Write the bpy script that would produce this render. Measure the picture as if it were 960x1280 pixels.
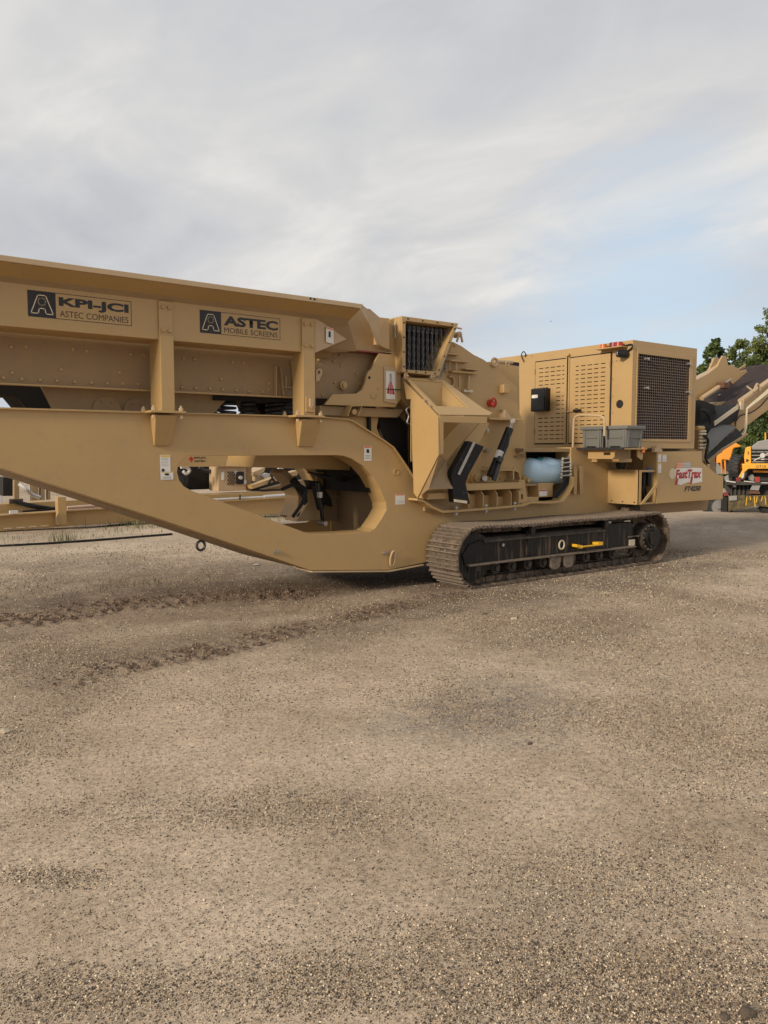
import bpy, bmesh, math, random
import numpy as np
from math import radians as R, sin, cos, pi, atan, sqrt
from mathutils import Vector, Matrix, noise as mnoise
from mathutils.geometry import tessellate_polygon
random.seed(7)
scene = bpy.context.scene
col = scene.collection
for o in list(bpy.data.objects): bpy.data.objects.remove(o)

# ------------------------------------------------------------------ camera
F, CX, CY, HY, CAMH = 967.0, 480.0, 640.0, 565.0, 1.7
PITCH = atan((CY - HY) / F)
YAW = atan((1805 - CX) / F * cos(PITCH))
CAM = Vector((0, 0, CAMH))
RT = Vector((sin(YAW), -cos(YAW), 0))
FW = Vector((cos(YAW) * cos(PITCH), sin(YAW) * cos(PITCH), -sin(PITCH)))
UP = RT.cross(FW)
cam = bpy.data.objects.new('camera', bpy.data.cameras.new('camera'))
col.objects.link(cam)
cam.matrix_world = Matrix.Translation(CAM) @ Matrix((RT, UP, -FW)).transposed().to_4x4()
cam.data.sensor_fit = 'HORIZONTAL'; cam.data.sensor_width = 36.0
cam.data.lens = 36.0 * F / 960.0
cam.data.clip_start = 0.05; cam.data.clip_end = 5000
scene.camera = cam

# ------------------------------------------------------------------ light
SUN_EL, SUN_AZ = R(21), R(188)           # direction TOWARDS the sun, azimuth from +X counter-clockwise
SD = Vector((cos(SUN_EL) * cos(SUN_AZ), cos(SUN_EL) * sin(SUN_AZ), sin(SUN_EL)))
sun = bpy.data.objects.new('sun', bpy.data.lights.new('sun', 'SUN'))
col.objects.link(sun)
sun.data.energy = 2.5; sun.data.angle = R(9); sun.data.color = (1.0, 0.86, 0.68)
sun.rotation_mode = 'QUATERNION'; sun.rotation_quaternion = SD.to_track_quat('Z', 'Y')
sun.location = (-30, -3, 20)
world = bpy.data.worlds.new('World'); scene.world = world; world.use_nodes = True
nt = world.node_tree; nt.nodes.clear()
def N(tree, typ, **kw):
    n = tree.nodes.new(typ)
    for k, v in kw.items():
        if k.startswith('i_'): n.inputs[int(k[2:])].default_value = v
        else: setattr(n, k, v)
    return n
def ramp(tree, pts, fac=None):
    n = tree.nodes.new('ShaderNodeValToRGB'); e = n.color_ramp.elements
    while len(e) < len(pts): e.new(0.5)
    for el, (p, c) in zip(e, pts):
        el.position = p; el.color = (c, c, c, 1) if isinstance(c, (int, float)) else (*c, 1)
    if fac is not None: tree.links.new(fac, n.inputs[0])
    return n
L = nt.links.new
sky = N(nt, 'ShaderNodeTexSky', sky_type='NISHITA', sun_disc=False)
sky.sun_elevation = SUN_EL; sky.sun_rotation = pi / 2 - SUN_AZ
skm = N(nt, 'ShaderNodeVectorMath', operation='SCALE'); skm.inputs[3].default_value = 0.11
L(sky.outputs[0], skm.inputs[0])
tc = N(nt, 'ShaderNodeTexCoord')
sep = N(nt, 'ShaderNodeSeparateXYZ'); L(tc.outputs['Generated'], sep.inputs[0])
zz = N(nt, 'ShaderNodeMath', operation='MAXIMUM', i_1=0.0); L(sep.outputs[2], zz.inputs[0])
za = N(nt, 'ShaderNodeMath', operation='ADD', i_1=0.16); L(zz.outputs[0], za.inputs[0])
dx = N(nt, 'ShaderNodeMath', operation='DIVIDE'); L(sep.outputs[0], dx.inputs[0]); L(za.outputs[0], dx.inputs[1])
dy = N(nt, 'ShaderNodeMath', operation='DIVIDE'); L(sep.outputs[1], dy.inputs[0]); L(za.outputs[0], dy.inputs[1])
cmb = N(nt, 'ShaderNodeCombineXYZ'); L(dx.outputs[0], cmb.inputs[0]); L(dy.outputs[0], cmb.inputs[1])
mp = N(nt, 'ShaderNodeMapping'); mp.inputs['Rotation'].default_value = (0, 0, R(20)); mp.inputs['Scale'].default_value = (1.0, 0.62, 1)
mp.inputs['Location'].default_value = (3.1, 1.7, 0)
L(cmb.outputs[0], mp.inputs[0])
n1 = N(nt, 'ShaderNodeTexNoise'); n1.inputs['Scale'].default_value = 0.75; n1.inputs['Detail'].default_value = 7; n1.inputs['Roughness'].default_value = 0.52; n1.inputs['Distortion'].default_value = 0.35
L(mp.outputs[0], n1.inputs[0])
n2 = N(nt, 'ShaderNodeTexNoise'); n2.inputs['Scale'].default_value = 3.0; n2.inputs['Detail'].default_value = 8; n2.inputs['Roughness'].default_value = 0.55; n2.inputs['Distortion'].default_value = 0.5
L(mp.outputs[0], n2.inputs[0])
# thin blue window low on the right of the view
bd = (cos(YAW) * 1 + sin(YAW) * 0.36, sin(YAW) * 1 - cos(YAW) * 0.33, 0.13)
bl = sqrt(sum(c * c for c in bd)); bd = tuple(c / bl for c in bd)
dt = N(nt, 'ShaderNodeVectorMath', operation='DOT_PRODUCT'); dt.inputs[1].default_value = bd
L(tc.outputs['Generated'], dt.inputs[0])
gap = ramp(nt, [(0.962, 0.0), (0.990, 0.45), (1.0, 0.7)], dt.outputs['Value'])
ns = N(nt, 'ShaderNodeMath', operation='MULTIPLY_ADD', i_1=0.9); L(n2.outputs[0], ns.inputs[0]); ns.inputs[2].default_value = -0.32
gs = N(nt, 'ShaderNodeMath', operation='SUBTRACT'); L(gap.outputs[0], gs.inputs[0]); L(ns.outputs[0], gs.inputs[1])
thin = ramp(nt, [(0.0, 0.0), (0.7, 0.85)], gs.outputs[0])
gen = ramp(nt, [(0.27, 0.4), (0.37, 0.0)], n1.outputs[0])
tm = N(nt, 'ShaderNodeMath', operation='MAXIMUM'); L(thin.outputs[0], tm.inputs[0]); L(gen.outputs[0], tm.inputs[1])
ccol = ramp(nt, [(0.36, (0.43, 0.44, 0.475)), (0.45, (0.505, 0.512, 0.535)), (0.53, (0.58, 0.578, 0.578)), (0.62, (0.71, 0.692, 0.66))])
mixn = N(nt, 'ShaderNodeMix', data_type='FLOAT'); mixn.inputs[0].default_value = 0.36
L(n1.outputs[0], mixn.inputs[2]); L(n2.outputs[0], mixn.inputs[3]); L(mixn.outputs[0], ccol.inputs[0])
blue = N(nt, 'ShaderNodeMix', data_type='RGBA'); blue.inputs[0].default_value = 0.75
blue.inputs[7].default_value = (0.53, 0.68, 0.83, 1); L(skm.outputs[0], blue.inputs[6])
mx = N(nt, 'ShaderNodeMix', data_type='RGBA'); L(tm.outputs[0], mx.inputs[0]); L(ccol.outputs[0], mx.inputs[6]); L(blue.outputs[2], mx.inputs[7])
bg = N(nt, 'ShaderNodeBackground'); bg.inputs[1].default_value = 0.90
# the haze near the horizon is a little lighter
hz = ramp(nt, [(0.0, 0.35), (0.22, 0.0)], sep.outputs[2])
mh = N(nt, 'ShaderNodeMix', data_type='RGBA'); L(hz.outputs[0], mh.inputs[0]); L(mx.outputs[2], mh.inputs[6]); mh.inputs[7].default_value = (0.60, 0.66, 0.70, 1)
L(mh.outputs[2], bg.inputs[0])
wo = N(nt, 'ShaderNodeOutputWorld'); L(bg.outputs[0], wo.inputs[0])
scene.view_settings.view_transform = 'Standard'; scene.view_settings.look = 'None'
scene.view_settings.exposure = 0.36; scene.view_settings.gamma = 1.0
scene.render.engine = 'CYCLES'

# ------------------------------------------------------------------ unprojection of photo points onto real planes
def ray(x, y): return FW + RT * ((x - CX) / F) - UP * ((y - CY) / F)
def at(x, y, **k):
    a, v = list(k.items())[0]; i = 'XYZ'.index(a); d = ray(x, y)
    return CAM + d * ((v - CAM[i]) / d[i])
def atp(x, y, p0, n):
    d = ray(x, y); return CAM + d * ((p0 - CAM).dot(n) / d.dot(n))
def T(pts, **k):                              # pixel outline -> 2D outline on an axis plane
    a = list(k)[0]; o = []
    for x, y in pts:
        p = at(x, y, **k)
        o.append({'X': (p.y, p.z), 'Y': (p.x, p.z), 'Z': (p.x, p.y)}[a])
    return o

# ------------------------------------------------------------------ materials
M = {}
def mat(name, c, rough=0.5, metal=0.0, var=0.12, vscale=3.0, bump=0.0, bscale=40.0, dirt=None, dirt_amt=0.0, coat=0.0, streak=None, emit=None, spec=0.5):
    m = bpy.data.materials.new(name); m.use_nodes = True; t = m.node_tree; b = t.nodes['Principled BSDF']
    b.inputs['Roughness'].default_value = rough; b.inputs['Metallic'].default_value = metal
    b.inputs['Coat Weight'].default_value = coat; b.inputs['Specular IOR Level'].default_value = spec
    g = t.nodes.new('ShaderNodeNewGeometry'); lk = t.links.new
    nz = t.nodes.new('ShaderNodeTexNoise'); nz.inputs['Scale'].default_value = vscale; nz.inputs['Detail'].default_value = 6
    nz.inputs['Roughness'].default_value = 0.6
    lk(g.outputs['Position'], nz.inputs[0])
    r = ramp(t, [(0.25, tuple(x * (1 - var) for x in c)), (0.75, tuple(min(1, x * (1 + var)) for x in c))], nz.outputs[0])
    out = r.outputs[0]
    if dirt:
        nd = t.nodes.new('ShaderNodeTexNoise'); nd.inputs['Scale'].default_value = 9; nd.inputs['Detail'].default_value = 9; nd.inputs['Roughness'].default_value = 0.7
        lk(g.outputs['Position'], nd.inputs[0])
        rd = ramp(t, [(0.62 - 0.35 * dirt_amt, 0.0), (0.82 - 0.35 * dirt_amt, 1.0)], nd.outputs[0])
        x = t.nodes.new('ShaderNodeMix'); x.data_type = 'RGBA'; lk(rd.outputs[0], x.inputs[0]); lk(out, x.inputs[6]); x.inputs[7].default_value = (*dirt, 1)
        out = x.outputs[2]
    if streak:
        mpn = t.nodes.new('ShaderNodeMapping'); mpn.inputs['Scale'].default_value = (26, 26, 1.4); lk(g.outputs['Position'], mpn.inputs[0])
        nd = t.nodes.new('ShaderNodeTexNoise'); nd.inputs['Scale'].default_value = 1.0; nd.inputs['Detail'].default_value = 4
        lk(mpn.outputs[0], nd.inputs[0])
        rd = ramp(t, [(0.55, 0.0), (0.70, 0.75)], nd.outputs[0])
        x = t.nodes.new('ShaderNodeMix'); x.data_type = 'RGBA'; lk(rd.outputs[0], x.inputs[0]); lk(out, x.inputs[6]); x.inputs[7].default_value = (*streak, 1)
        out = x.outputs[2]
    lk(out, b.inputs['Base Color'])
    rr = ramp(t, [(0.3, max(0.05, rough - 0.08)), (0.7, min(1, rough + 0.1))], nz.outputs[0]); lk(rr.outputs[0], b.inputs['Roughness'])
    if bump:
        nb = t.nodes.new('ShaderNodeTexNoise'); nb.inputs['Scale'].default_value = bscale; nb.inputs['Detail'].default_value = 5
        lk(g.outputs['Position'], nb.inputs[0])
        bp = t.nodes.new('ShaderNodeBump'); bp.inputs['Strength'].default_value = bump; bp.inputs['Distance'].default_value = 0.01
        lk(nb.outputs[0], bp.inputs['Height']); lk(bp.outputs[0], b.inputs['Normal'])
    if emit:
        b.inputs['Emission Color'].default_value = (*emit[0], 1); b.inputs['Emission Strength'].default_value = emit[1]
    M[name] = m; return m
TANC = (0.450, 0.297, 0.128)
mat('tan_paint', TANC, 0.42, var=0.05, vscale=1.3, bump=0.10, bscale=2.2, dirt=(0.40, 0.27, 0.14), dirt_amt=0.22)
mat('tan_shade', (0.315, 0.212, 0.105), 0.62, var=0.12, vscale=2.5, dirt=(0.27, 0.19, 0.12), dirt_amt=0.35, bump=0.1, bscale=30)  # darker, dustier copy of the tan paint; shade of inner parts put in its colour
mat('tan_lit', (0.47, 0.34, 0.20), 0.5, var=0.06)  # paler copy of the tan paint; the lit look put in its colour
mat('frame_mud', (0.055, 0.042, 0.032), 0.8, var=0.5, vscale=9, dirt=(0.12, 0.085, 0.06), dirt_amt=0.3, bump=0.4)
mat('guard_steel', (0.20, 0.155, 0.115), 0.7, var=0.35, vscale=9, dirt=(0.07, 0.05, 0.035), dirt_amt=0.4)
mat('shoe_steel', (0.20, 0.158, 0.122), 0.7, metal=0.15, var=0.25, vscale=14, dirt=(0.13, 0.09, 0.06), dirt_amt=0.18, bump=0.5, bscale=60)
mat('chain_dirt', (0.085, 0.062, 0.045), 0.85, var=0.4, vscale=20, dirt=(0.22, 0.16, 0.11), dirt_amt=0.5, bump=0.6, bscale=60)
mat('black_frame', (0.010, 0.0095, 0.009), 0.45, var=0.4, vscale=5, streak=(0.15, 0.105, 0.07), dirt=(0.07, 0.05, 0.033), dirt_amt=0.12, bump=0.15, spec=0.3)
mat('black_paint', (0.011, 0.011, 0.012), 0.35, var=0.3, vscale=8, spec=0.35)
mat('rubber', (0.012, 0.012, 0.013), 0.6, spec=0.3, var=0.3, vscale=10, dirt=(0.06, 0.05, 0.04), dirt_amt=0.15)
mat('belt', (0.050, 0.037, 0.036), 0.85, spec=0.15, var=0.25, vscale=4, dirt=(0.12, 0.09, 0.07), dirt_amt=0.2)
mat('belt_dark', (0.016, 0.017, 0.019), 0.6, spec=0.3, var=0.25, vscale=4)
mat('steel', (0.42, 0.40, 0.37), 0.38, metal=0.8, var=0.2, vscale=20)
mat('galv', (0.55, 0.53, 0.50), 0.45, metal=0.4, var=0.15, vscale=20)
mat('dark_steel', (0.055, 0.058, 0.062), 0.45, metal=0.6, var=0.4, vscale=20)
mat('chain_steel', (0.16, 0.165, 0.18), 0.4, metal=0.7, var=0.3, vscale=30)
mat('rust', (0.13, 0.055, 0.03), 0.7, var=0.4, vscale=20)
mat('grille_wire', (0.19, 0.145, 0.115), 0.55, var=0.1)
mat('core', (0.045, 0.030, 0.034), 0.75, var=0.3, vscale=12)
mat('cavity_dark', (0.012, 0.010, 0.009), 0.8, var=0.4)  # near-black; the darkness of holes and recesses put in as colour
mat('tote_grey', (0.150, 0.150, 0.138), 0.55, var=0.08)
mat('blue_wrap', (0.46, 0.66, 0.82), 0.28, var=0.06, vscale=4, bump=0.25, bscale=18, coat=0.4)
mat('teal', (0.02, 0.22, 0.24), 0.4)
mat('white_print', (0.72, 0.70, 0.66), 0.5, var=0.04)
mat('black_print', (0.012, 0.011, 0.012), 0.45, var=0.1)
mat('brown_print', (0.085, 0.05, 0.03), 0.5, var=0.1)
mat('grey_print', (0.34, 0.33, 0.32), 0.5)
mat('red_print', (0.42, 0.018, 0.022), 0.45)
mat('orange_print', (0.70, 0.17, 0.03), 0.45)
mat('yellow_print', (0.72, 0.46, 0.03), 0.45)
mat('red_plastic', (0.36, 0.03, 0.018), 0.4)
mat('amber', (0.55, 0.14, 0.02), 0.4)
mat('dark_red', (0.18, 0.02, 0.02), 0.35)
mat('blue_cap', (0.03, 0.12, 0.42), 0.4)
mat('handle_yellow', (0.75, 0.42, 0.02), 0.4, dirt=(0.3, 0.2, 0.1), dirt_amt=0.05)
mat('cream', (0.62, 0.53, 0.38), 0.5)
mat('truck_yellow', (0.80, 0.40, 0.035), 0.4, var=0.08, dirt=(0.45, 0.26, 0.10), dirt_amt=0.08)
mat('truck_orange', (0.78, 0.29, 0.02), 0.4, var=0.08, dirt=(0.45, 0.2, 0.06), dirt_amt=0.08)
mat('hood_grey', (0.25, 0.245, 0.235), 0.4, var=0.06)
mat('dull_grey', (0.13, 0.125, 0.115), 0.6, var=0.25, vscale=5)
mat('tyre', (0.030, 0.030, 0.031), 0.8, var=0.3, vscale=8, dirt=(0.12, 0.10, 0.08), dirt_amt=0.2)
mat('trailer_black', (0.028, 0.026, 0.025), 0.6, var=0.4, dirt=(0.10, 0.08, 0.05), dirt_amt=0.35)
mat('mud_steel', (0.14, 0.105, 0.04), 0.8, var=0.5, vscale=5, dirt=(0.03, 0.025, 0.02), dirt_amt=0.5)
mat('bark', (0.07, 0.055, 0.042), 0.9, var=0.3, bump=0.5)
mat('container_white', (0.62, 0.62, 0.62), 0.5)
mat('pipe_pink', (0.50, 0.36, 0.28), 0.45, var=0.1)

# foliage: light and dark clumps decided per leaf, not by position
def leafmat(name, c1, c2):
    m = bpy.data.materials.new(name); m.use_nodes = True; t = m.node_tree; b = t.nodes['Principled BSDF']; lk = t.links.new
    a = t.nodes.new('ShaderNodeAttribute'); a.attribute_name = 'tone'
    r = ramp(t, [(0.0, c1), (1.0, c2)], a.outputs['Fac']); lk(r.outputs[0], b.inputs['Base Color'])
    b.inputs['Roughness'].default_value = 0.55
    tr = t.nodes.new('ShaderNodeBsdfTranslucent'); lk(r.outputs[0], tr.inputs[0])
    mxs = t.nodes.new('ShaderNodeMixShader'); mxs.inputs[0].default_value = 0.35
    lk(b.outputs[0], mxs.inputs[1]); lk(tr.outputs[0], mxs.inputs[2]); lk(mxs.outputs[0], t.nodes['Material Output'].inputs[0])
    M[name] = m
leafmat('leaf_dark', (0.02, 0.045, 0.014), (0.15, 0.20, 0.05))
leafmat('leaf_mid', (0.03, 0.06, 0.018), (0.25, 0.29, 0.08))
leafmat('leaf_grass', (0.09, 0.10, 0.03), (0.20, 0.22, 0.08))

# ------------------------------------------------------------------ mesh builder
W = {}
def tag(o, label=None, cat=None, group=None, kind=None):
    if label: o['label'] = label
    if cat: o['category'] = cat
    if group: o['group'] = group
    if kind: o['kind'] = kind
    return o
def empty(name, loc, label, cat, group=None):
    o = bpy.data.objects.new(name, None); col.objects.link(o); o.empty_display_size = 0.3
    o.location = loc; W[o.name] = Vector(loc); return tag(o, label, cat, group)
def link(name, me, m, parent=None, bevel=0.0, recenter=True):
    if m and not me.materials: me.materials.append(M[m] if isinstance(m, str) else m)
    n = len(me.vertices); co = np.empty(n * 3); me.vertices.foreach_get('co', co); co = co.reshape(-1, 3)
    lo, hi = co.min(0), co.max(0); c = (lo + hi) / 2; c[2] = lo[2]
    co -= c; me.vertices.foreach_set('co', co.ravel()); me.update()
    o = bpy.data.objects.new(name, me); col.objects.link(o); c = Vector(c)
    W[o.name] = c
    if parent: o.parent = parent; o.location = c - W[parent.name]
    else: o.location = c
    if bevel:
        b = o.modifiers.new('bevel', 'BEVEL'); b.width = bevel; b.segments = 2; b.limit_method = 'ANGLE'; b.angle_limit = R(40); b.harden_normals = False
    return o
def copy_to(o, parent, loc, rot=None):
    c = o.copy(); col.objects.link(c); c.parent = parent; W[c.name] = Vector(loc)
    c.location = Vector(loc) - (W[parent.name] if parent else Vector((0, 0, 0)))
    if rot is not None: c.rotation_euler = rot
    return c
class MB:
    def __init__(s, mtx=None): s.v = []; s.f = []; s.m = mtx; s.sm = []
    def add(s, vs, fs, smooth=False):
        o = len(s.v)
        s.v += [tuple(s.m @ Vector(p)) if s.m else tuple(p) for p in vs]
        s.f += [tuple(i + o for i in f) for f in fs]; s.sm += [smooth] * len(fs); return s
    def box(s, x0, x1, y0, y1, z0, z1):
        vs = [(x, y, z) for z in (z0, z1) for y in (y0, y1) for x in (x0, x1)]
        return s.add(vs, [(0, 2, 3, 1), (4, 5, 7, 6), (0, 1, 5, 4), (2, 6, 7, 3), (0, 4, 6, 2), (1, 3, 7, 5)])
    def hexa(s, p):        # 8 points: 4 bottom loop, 4 top loop
        return s.add(p, [(3, 2, 1, 0), (4, 5, 6, 7), (0, 1, 5, 4), (1, 2, 6, 5), (2, 3, 7, 6), (3, 0, 4, 7)])
    def prism(s, poly, ax, a, b, holes=()):
        loops = [list(poly)] + [list(h) for h in holes]
        flat = [p for l in loops for p in l]
        tris = tessellate_polygon([[Vector((p[0], p[1], 0)) for p in l] for l in loops])
        def mk(p, c): return {'X': (c, p[0], p[1]), 'Y': (p[0], c, p[1]), 'Z': (p[0], p[1], c)}[ax]
        n = len(flat); vs = [mk(p, a) for p in flat] + [mk(p, b) for p in flat]
        fs = [tuple(t) for t in tris] + [tuple(i + n for i in reversed(t)) for t in tris]
        k = 0
        for l in loops:
            m = len(l)
            for i in range(m):
                j = (i + 1) % m; fs.append((k + i, k + j, k + j + n, k + i + n))
            k += m
        return s.add(vs, fs)
    def plate(s, pts, th, holes=()):     # planar 3D polygon with thickness along its normal
        pts = [Vector(p) for p in pts]; hs = [[Vector(p) for p in h] for h in holes]
        nrm = Vector((0, 0, 0))
        for i in range(len(pts)): nrm += (pts[i] - pts[0]).cross(pts[(i + 1) % len(pts)] - pts[0])
        nrm.normalize(); loops = [pts] + hs; flat = [p for l in loops for p in l]
        tris = tessellate_polygon(loops); n = len(flat)
        vs = flat + [p - nrm * th for p in flat]
        fs = [tuple(t) for t in tris] + [tuple(i + n for i in reversed(t)) for t in tris]; k = 0
        for l in loops:
            m = len(l)
            for i in range(m): j = (i + 1) % m; fs.append((k + i, k + j, k + j + n, k + i + n))
            k += m
        return s.add(vs, fs)
    def strip(s, pts, t, y0, y1):        # a folded plate: polyline in XZ, thickness t (downwards/inwards), along Y
        pts = [Vector(p) for p in pts]; off = []
        for i, p in enumerate(pts):
            a = pts[max(0, i - 1)]; b = pts[min(len(pts) - 1, i + 1)]; d = (b - a).normalized(); off.append(p + Vector((d.y, -d.x)) * t)
        return s.prism([tuple(p) for p in pts] + [tuple(p) for p in reversed(off)], 'Y', y0, y1)
    def cyl(s, p0, p1, r, n=14, r1=None, caps=True):
        p0, p1 = Vector(p0), Vector(p1); r1 = r if r1 is None else r1
        d = (p1 - p0).normalized(); u = d.orthogonal().normalized(); w = d.cross(u); vs = []
        for p, q in ((p0, r), (p1, r1)):
            for i in range(n): a = 2 * pi * i / n; vs.append(p + (u * cos(a) + w * sin(a)) * q)
        fs = [(i, (i + 1) % n, (i + 1) % n + n, i + n) for i in range(n)]
        s.add(vs, fs, True)
        if caps: s.add(vs, [tuple(reversed(range(n))), tuple(range(n, 2 * n))])
        return s
    def tube(s, path, r, n=8, close=False):
        path = [Vector(p) for p in path]; rings = []; u = None; m = len(path)
        for i, p in enumerate(path):
            if close: d = (path[(i + 1) % m] - path[i - 1]).normalized()
            else: d = (path[min(i + 1, m - 1)] - path[max(i - 1, 0)]).normalized()
            if u is None: u = d.orthogonal().normalized()
            u = (u - d * u.dot(d)).normalized(); w = d.cross(u)
            rings.append([p + (u * cos(2 * pi * k / n) + w * sin(2 * pi * k / n)) * r for k in range(n)])
        vs = [v for rg in rings for v in rg]; fs = []
        for i in range(m if close else m - 1):
            a, b = i * n, ((i + 1) % m) * n
            fs += [(a + k, a + (k + 1) % n, b + (k + 1) % n, b + k) for k in range(n)]
        s.add(vs, fs, True)
        if not close: s.add(rings[0] + rings[-1], [tuple(reversed(range(n))), tuple(range(n, 2 * n))])
        return s
    def dome(s, c, n, r, h, seg=8):      # bolt head: hex disc plus dome along normal n
        n = Vector(n); c = Vector(c); return s.cyl(c, c + n * h, r, seg, r * 0.72)
    def build(s, name, m, parent=None, bevel=0.0):
        me = bpy.data.meshes.new(name); me.from_pydata(s.v, [], s.f); me.update()
        bm = bmesh.new(); bm.from_mesh(me); bmesh.ops.recalc_face_normals(bm, faces=bm.faces); bm.to_mesh(me); bm.free()
        if any(s.sm):
            me.polygons.foreach_set('use_smooth', [True] * len(me.polygons)); me.set_sharp_from_angle(angle=R(38))
        return link(name, me, m, parent, bevel)
def curve_pts(pts, n=6):                 # Catmull-Rom through 3D points
    P = [Vector(p) for p in pts]; P = [P[0] * 2 - P[1]] + P + [P[-1] * 2 - P[-2]]; o = []
    for i in range(1, len(P) - 2):
        for k in range(n):
            t = k / n; a, b, c, d = P[i - 1:i + 3]
            o.append(0.5 * ((2 * b) + (c - a) * t + (2 * a - 5 * b + 4 * c - d) * t * t + (3 * b - a - 3 * c + d) * t ** 3))
    return o + [P[-2]]
def text(name, s, quad, m, parent, shear=0.0, bold=0.0, th=0.002):
    """lettering fitted to a parallelogram quad = (origin, x-vector, y-vector)"""
    cu = bpy.data.curves.new('text', 'FONT'); cu.body = s; cu.shear = shear; cu.offset = bold; cu.resolution_u = 3
    to = bpy.data.objects.new('text', cu); col.objects.link(to)
    bpy.context.view_layer.update()
    me = bpy.data.meshes.new_from_object(to.evaluated_get(bpy.context.evaluated_depsgraph_get()))
    bpy.data.objects.remove(to)
    co = np.array([v.co[:] for v in me.vertices]); lo, hi = co.min(0), co.max(0)
    o, X, Y = (Vector(q) for q in quad); n = X.cross(Y).normalized()
    for v in me.vertices:
        a = (v.co.x - lo[0]) / (hi[0] - lo[0]); b = (v.co.y - lo[1]) / (hi[1] - lo[1])
        v.co = o + X * a + Y * b + n * th
    me.materials.clear()
    return link(name, me, m, parent)
def yq(x0, x1, z0, z1, Y): return ((x0, Y, z0), (x1 - x0, 0, 0), (0, 0, z1 - z0))
def pxq(x0, y0, x1, y1, Y):              # box seen at pixels -> rectangle on plane Y
    a = at(x0, (y0 + y1) / 2, Y=Y).x; b = at(x1, (y0 + y1) / 2, Y=Y).x; xm = (x0 + x1) / 2
    return a, b, at(xm, y1, Y=Y).z, at(xm, y0, Y=Y).z
# ------------------------------------------------------------------ ground
def spx(pts): return [at(x, y, Z=0) for x, y in pts]
def pathdist(X, Y, pts):
    d = np.full(X.shape, 1e9); s = np.zeros(X.shape); acc = 0
    for a, b in zip(pts[:-1], pts[1:]):
        ab = np.array([b.x - a.x, b.y - a.y]); l = np.hypot(*ab); ab = ab / l
        t = np.clip((X - a.x) * ab[0] + (Y - a.y) * ab[1], 0, l)
        q = np.hypot(X - a.x - ab[0] * t, Y - a.y - ab[1] * t)
        s = np.where(q < d, acc + t, s); d = np.minimum(d, q); acc += l
    return d, s
def vnoise(X, Y, sc, seed=0, oct=4, rough=0.5):
    tot = np.zeros(X.shape); amp = 1; nrm = 0
    for o in range(oct):
        rs = np.random.RandomState(seed + o); tab = rs.rand(256, 256)
        u = X * sc + 17.3; v = Y * sc + 91.7; i = np.floor(u).astype(int); j = np.floor(v).astype(int)
        fu = u - i; fv = v - j; fu = fu * fu * (3 - 2 * fu); fv = fv * fv * (3 - 2 * fv)
        g = lambda a, b: tab[a & 255, b & 255]
        tot += amp * ((g(i, j) * (1 - fu) + g(i + 1, j) * fu) * (1 - fv) + (g(i, j + 1) * (1 - fu) + g(i + 1, j + 1) * fu) * fv)
        nrm += amp; amp *= rough; sc *= 2.03
    return tot / nrm
RUT_A = spx([(-60, 790), (0, 780), (120, 762), (270, 746), (380, 742)])
RUT_B = spx([(60, 858), (110, 843), (200, 824), (270, 812), (340, 795), (430, 775), (520, 752), (590, 742)])
RUT_C = spx([(590, 740), (700, 728), (800, 735), (900, 755), (1000, 775)])
RUT_D = spx([(640, 800), (760, 770), (860, 775), (980, 800)])
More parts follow.
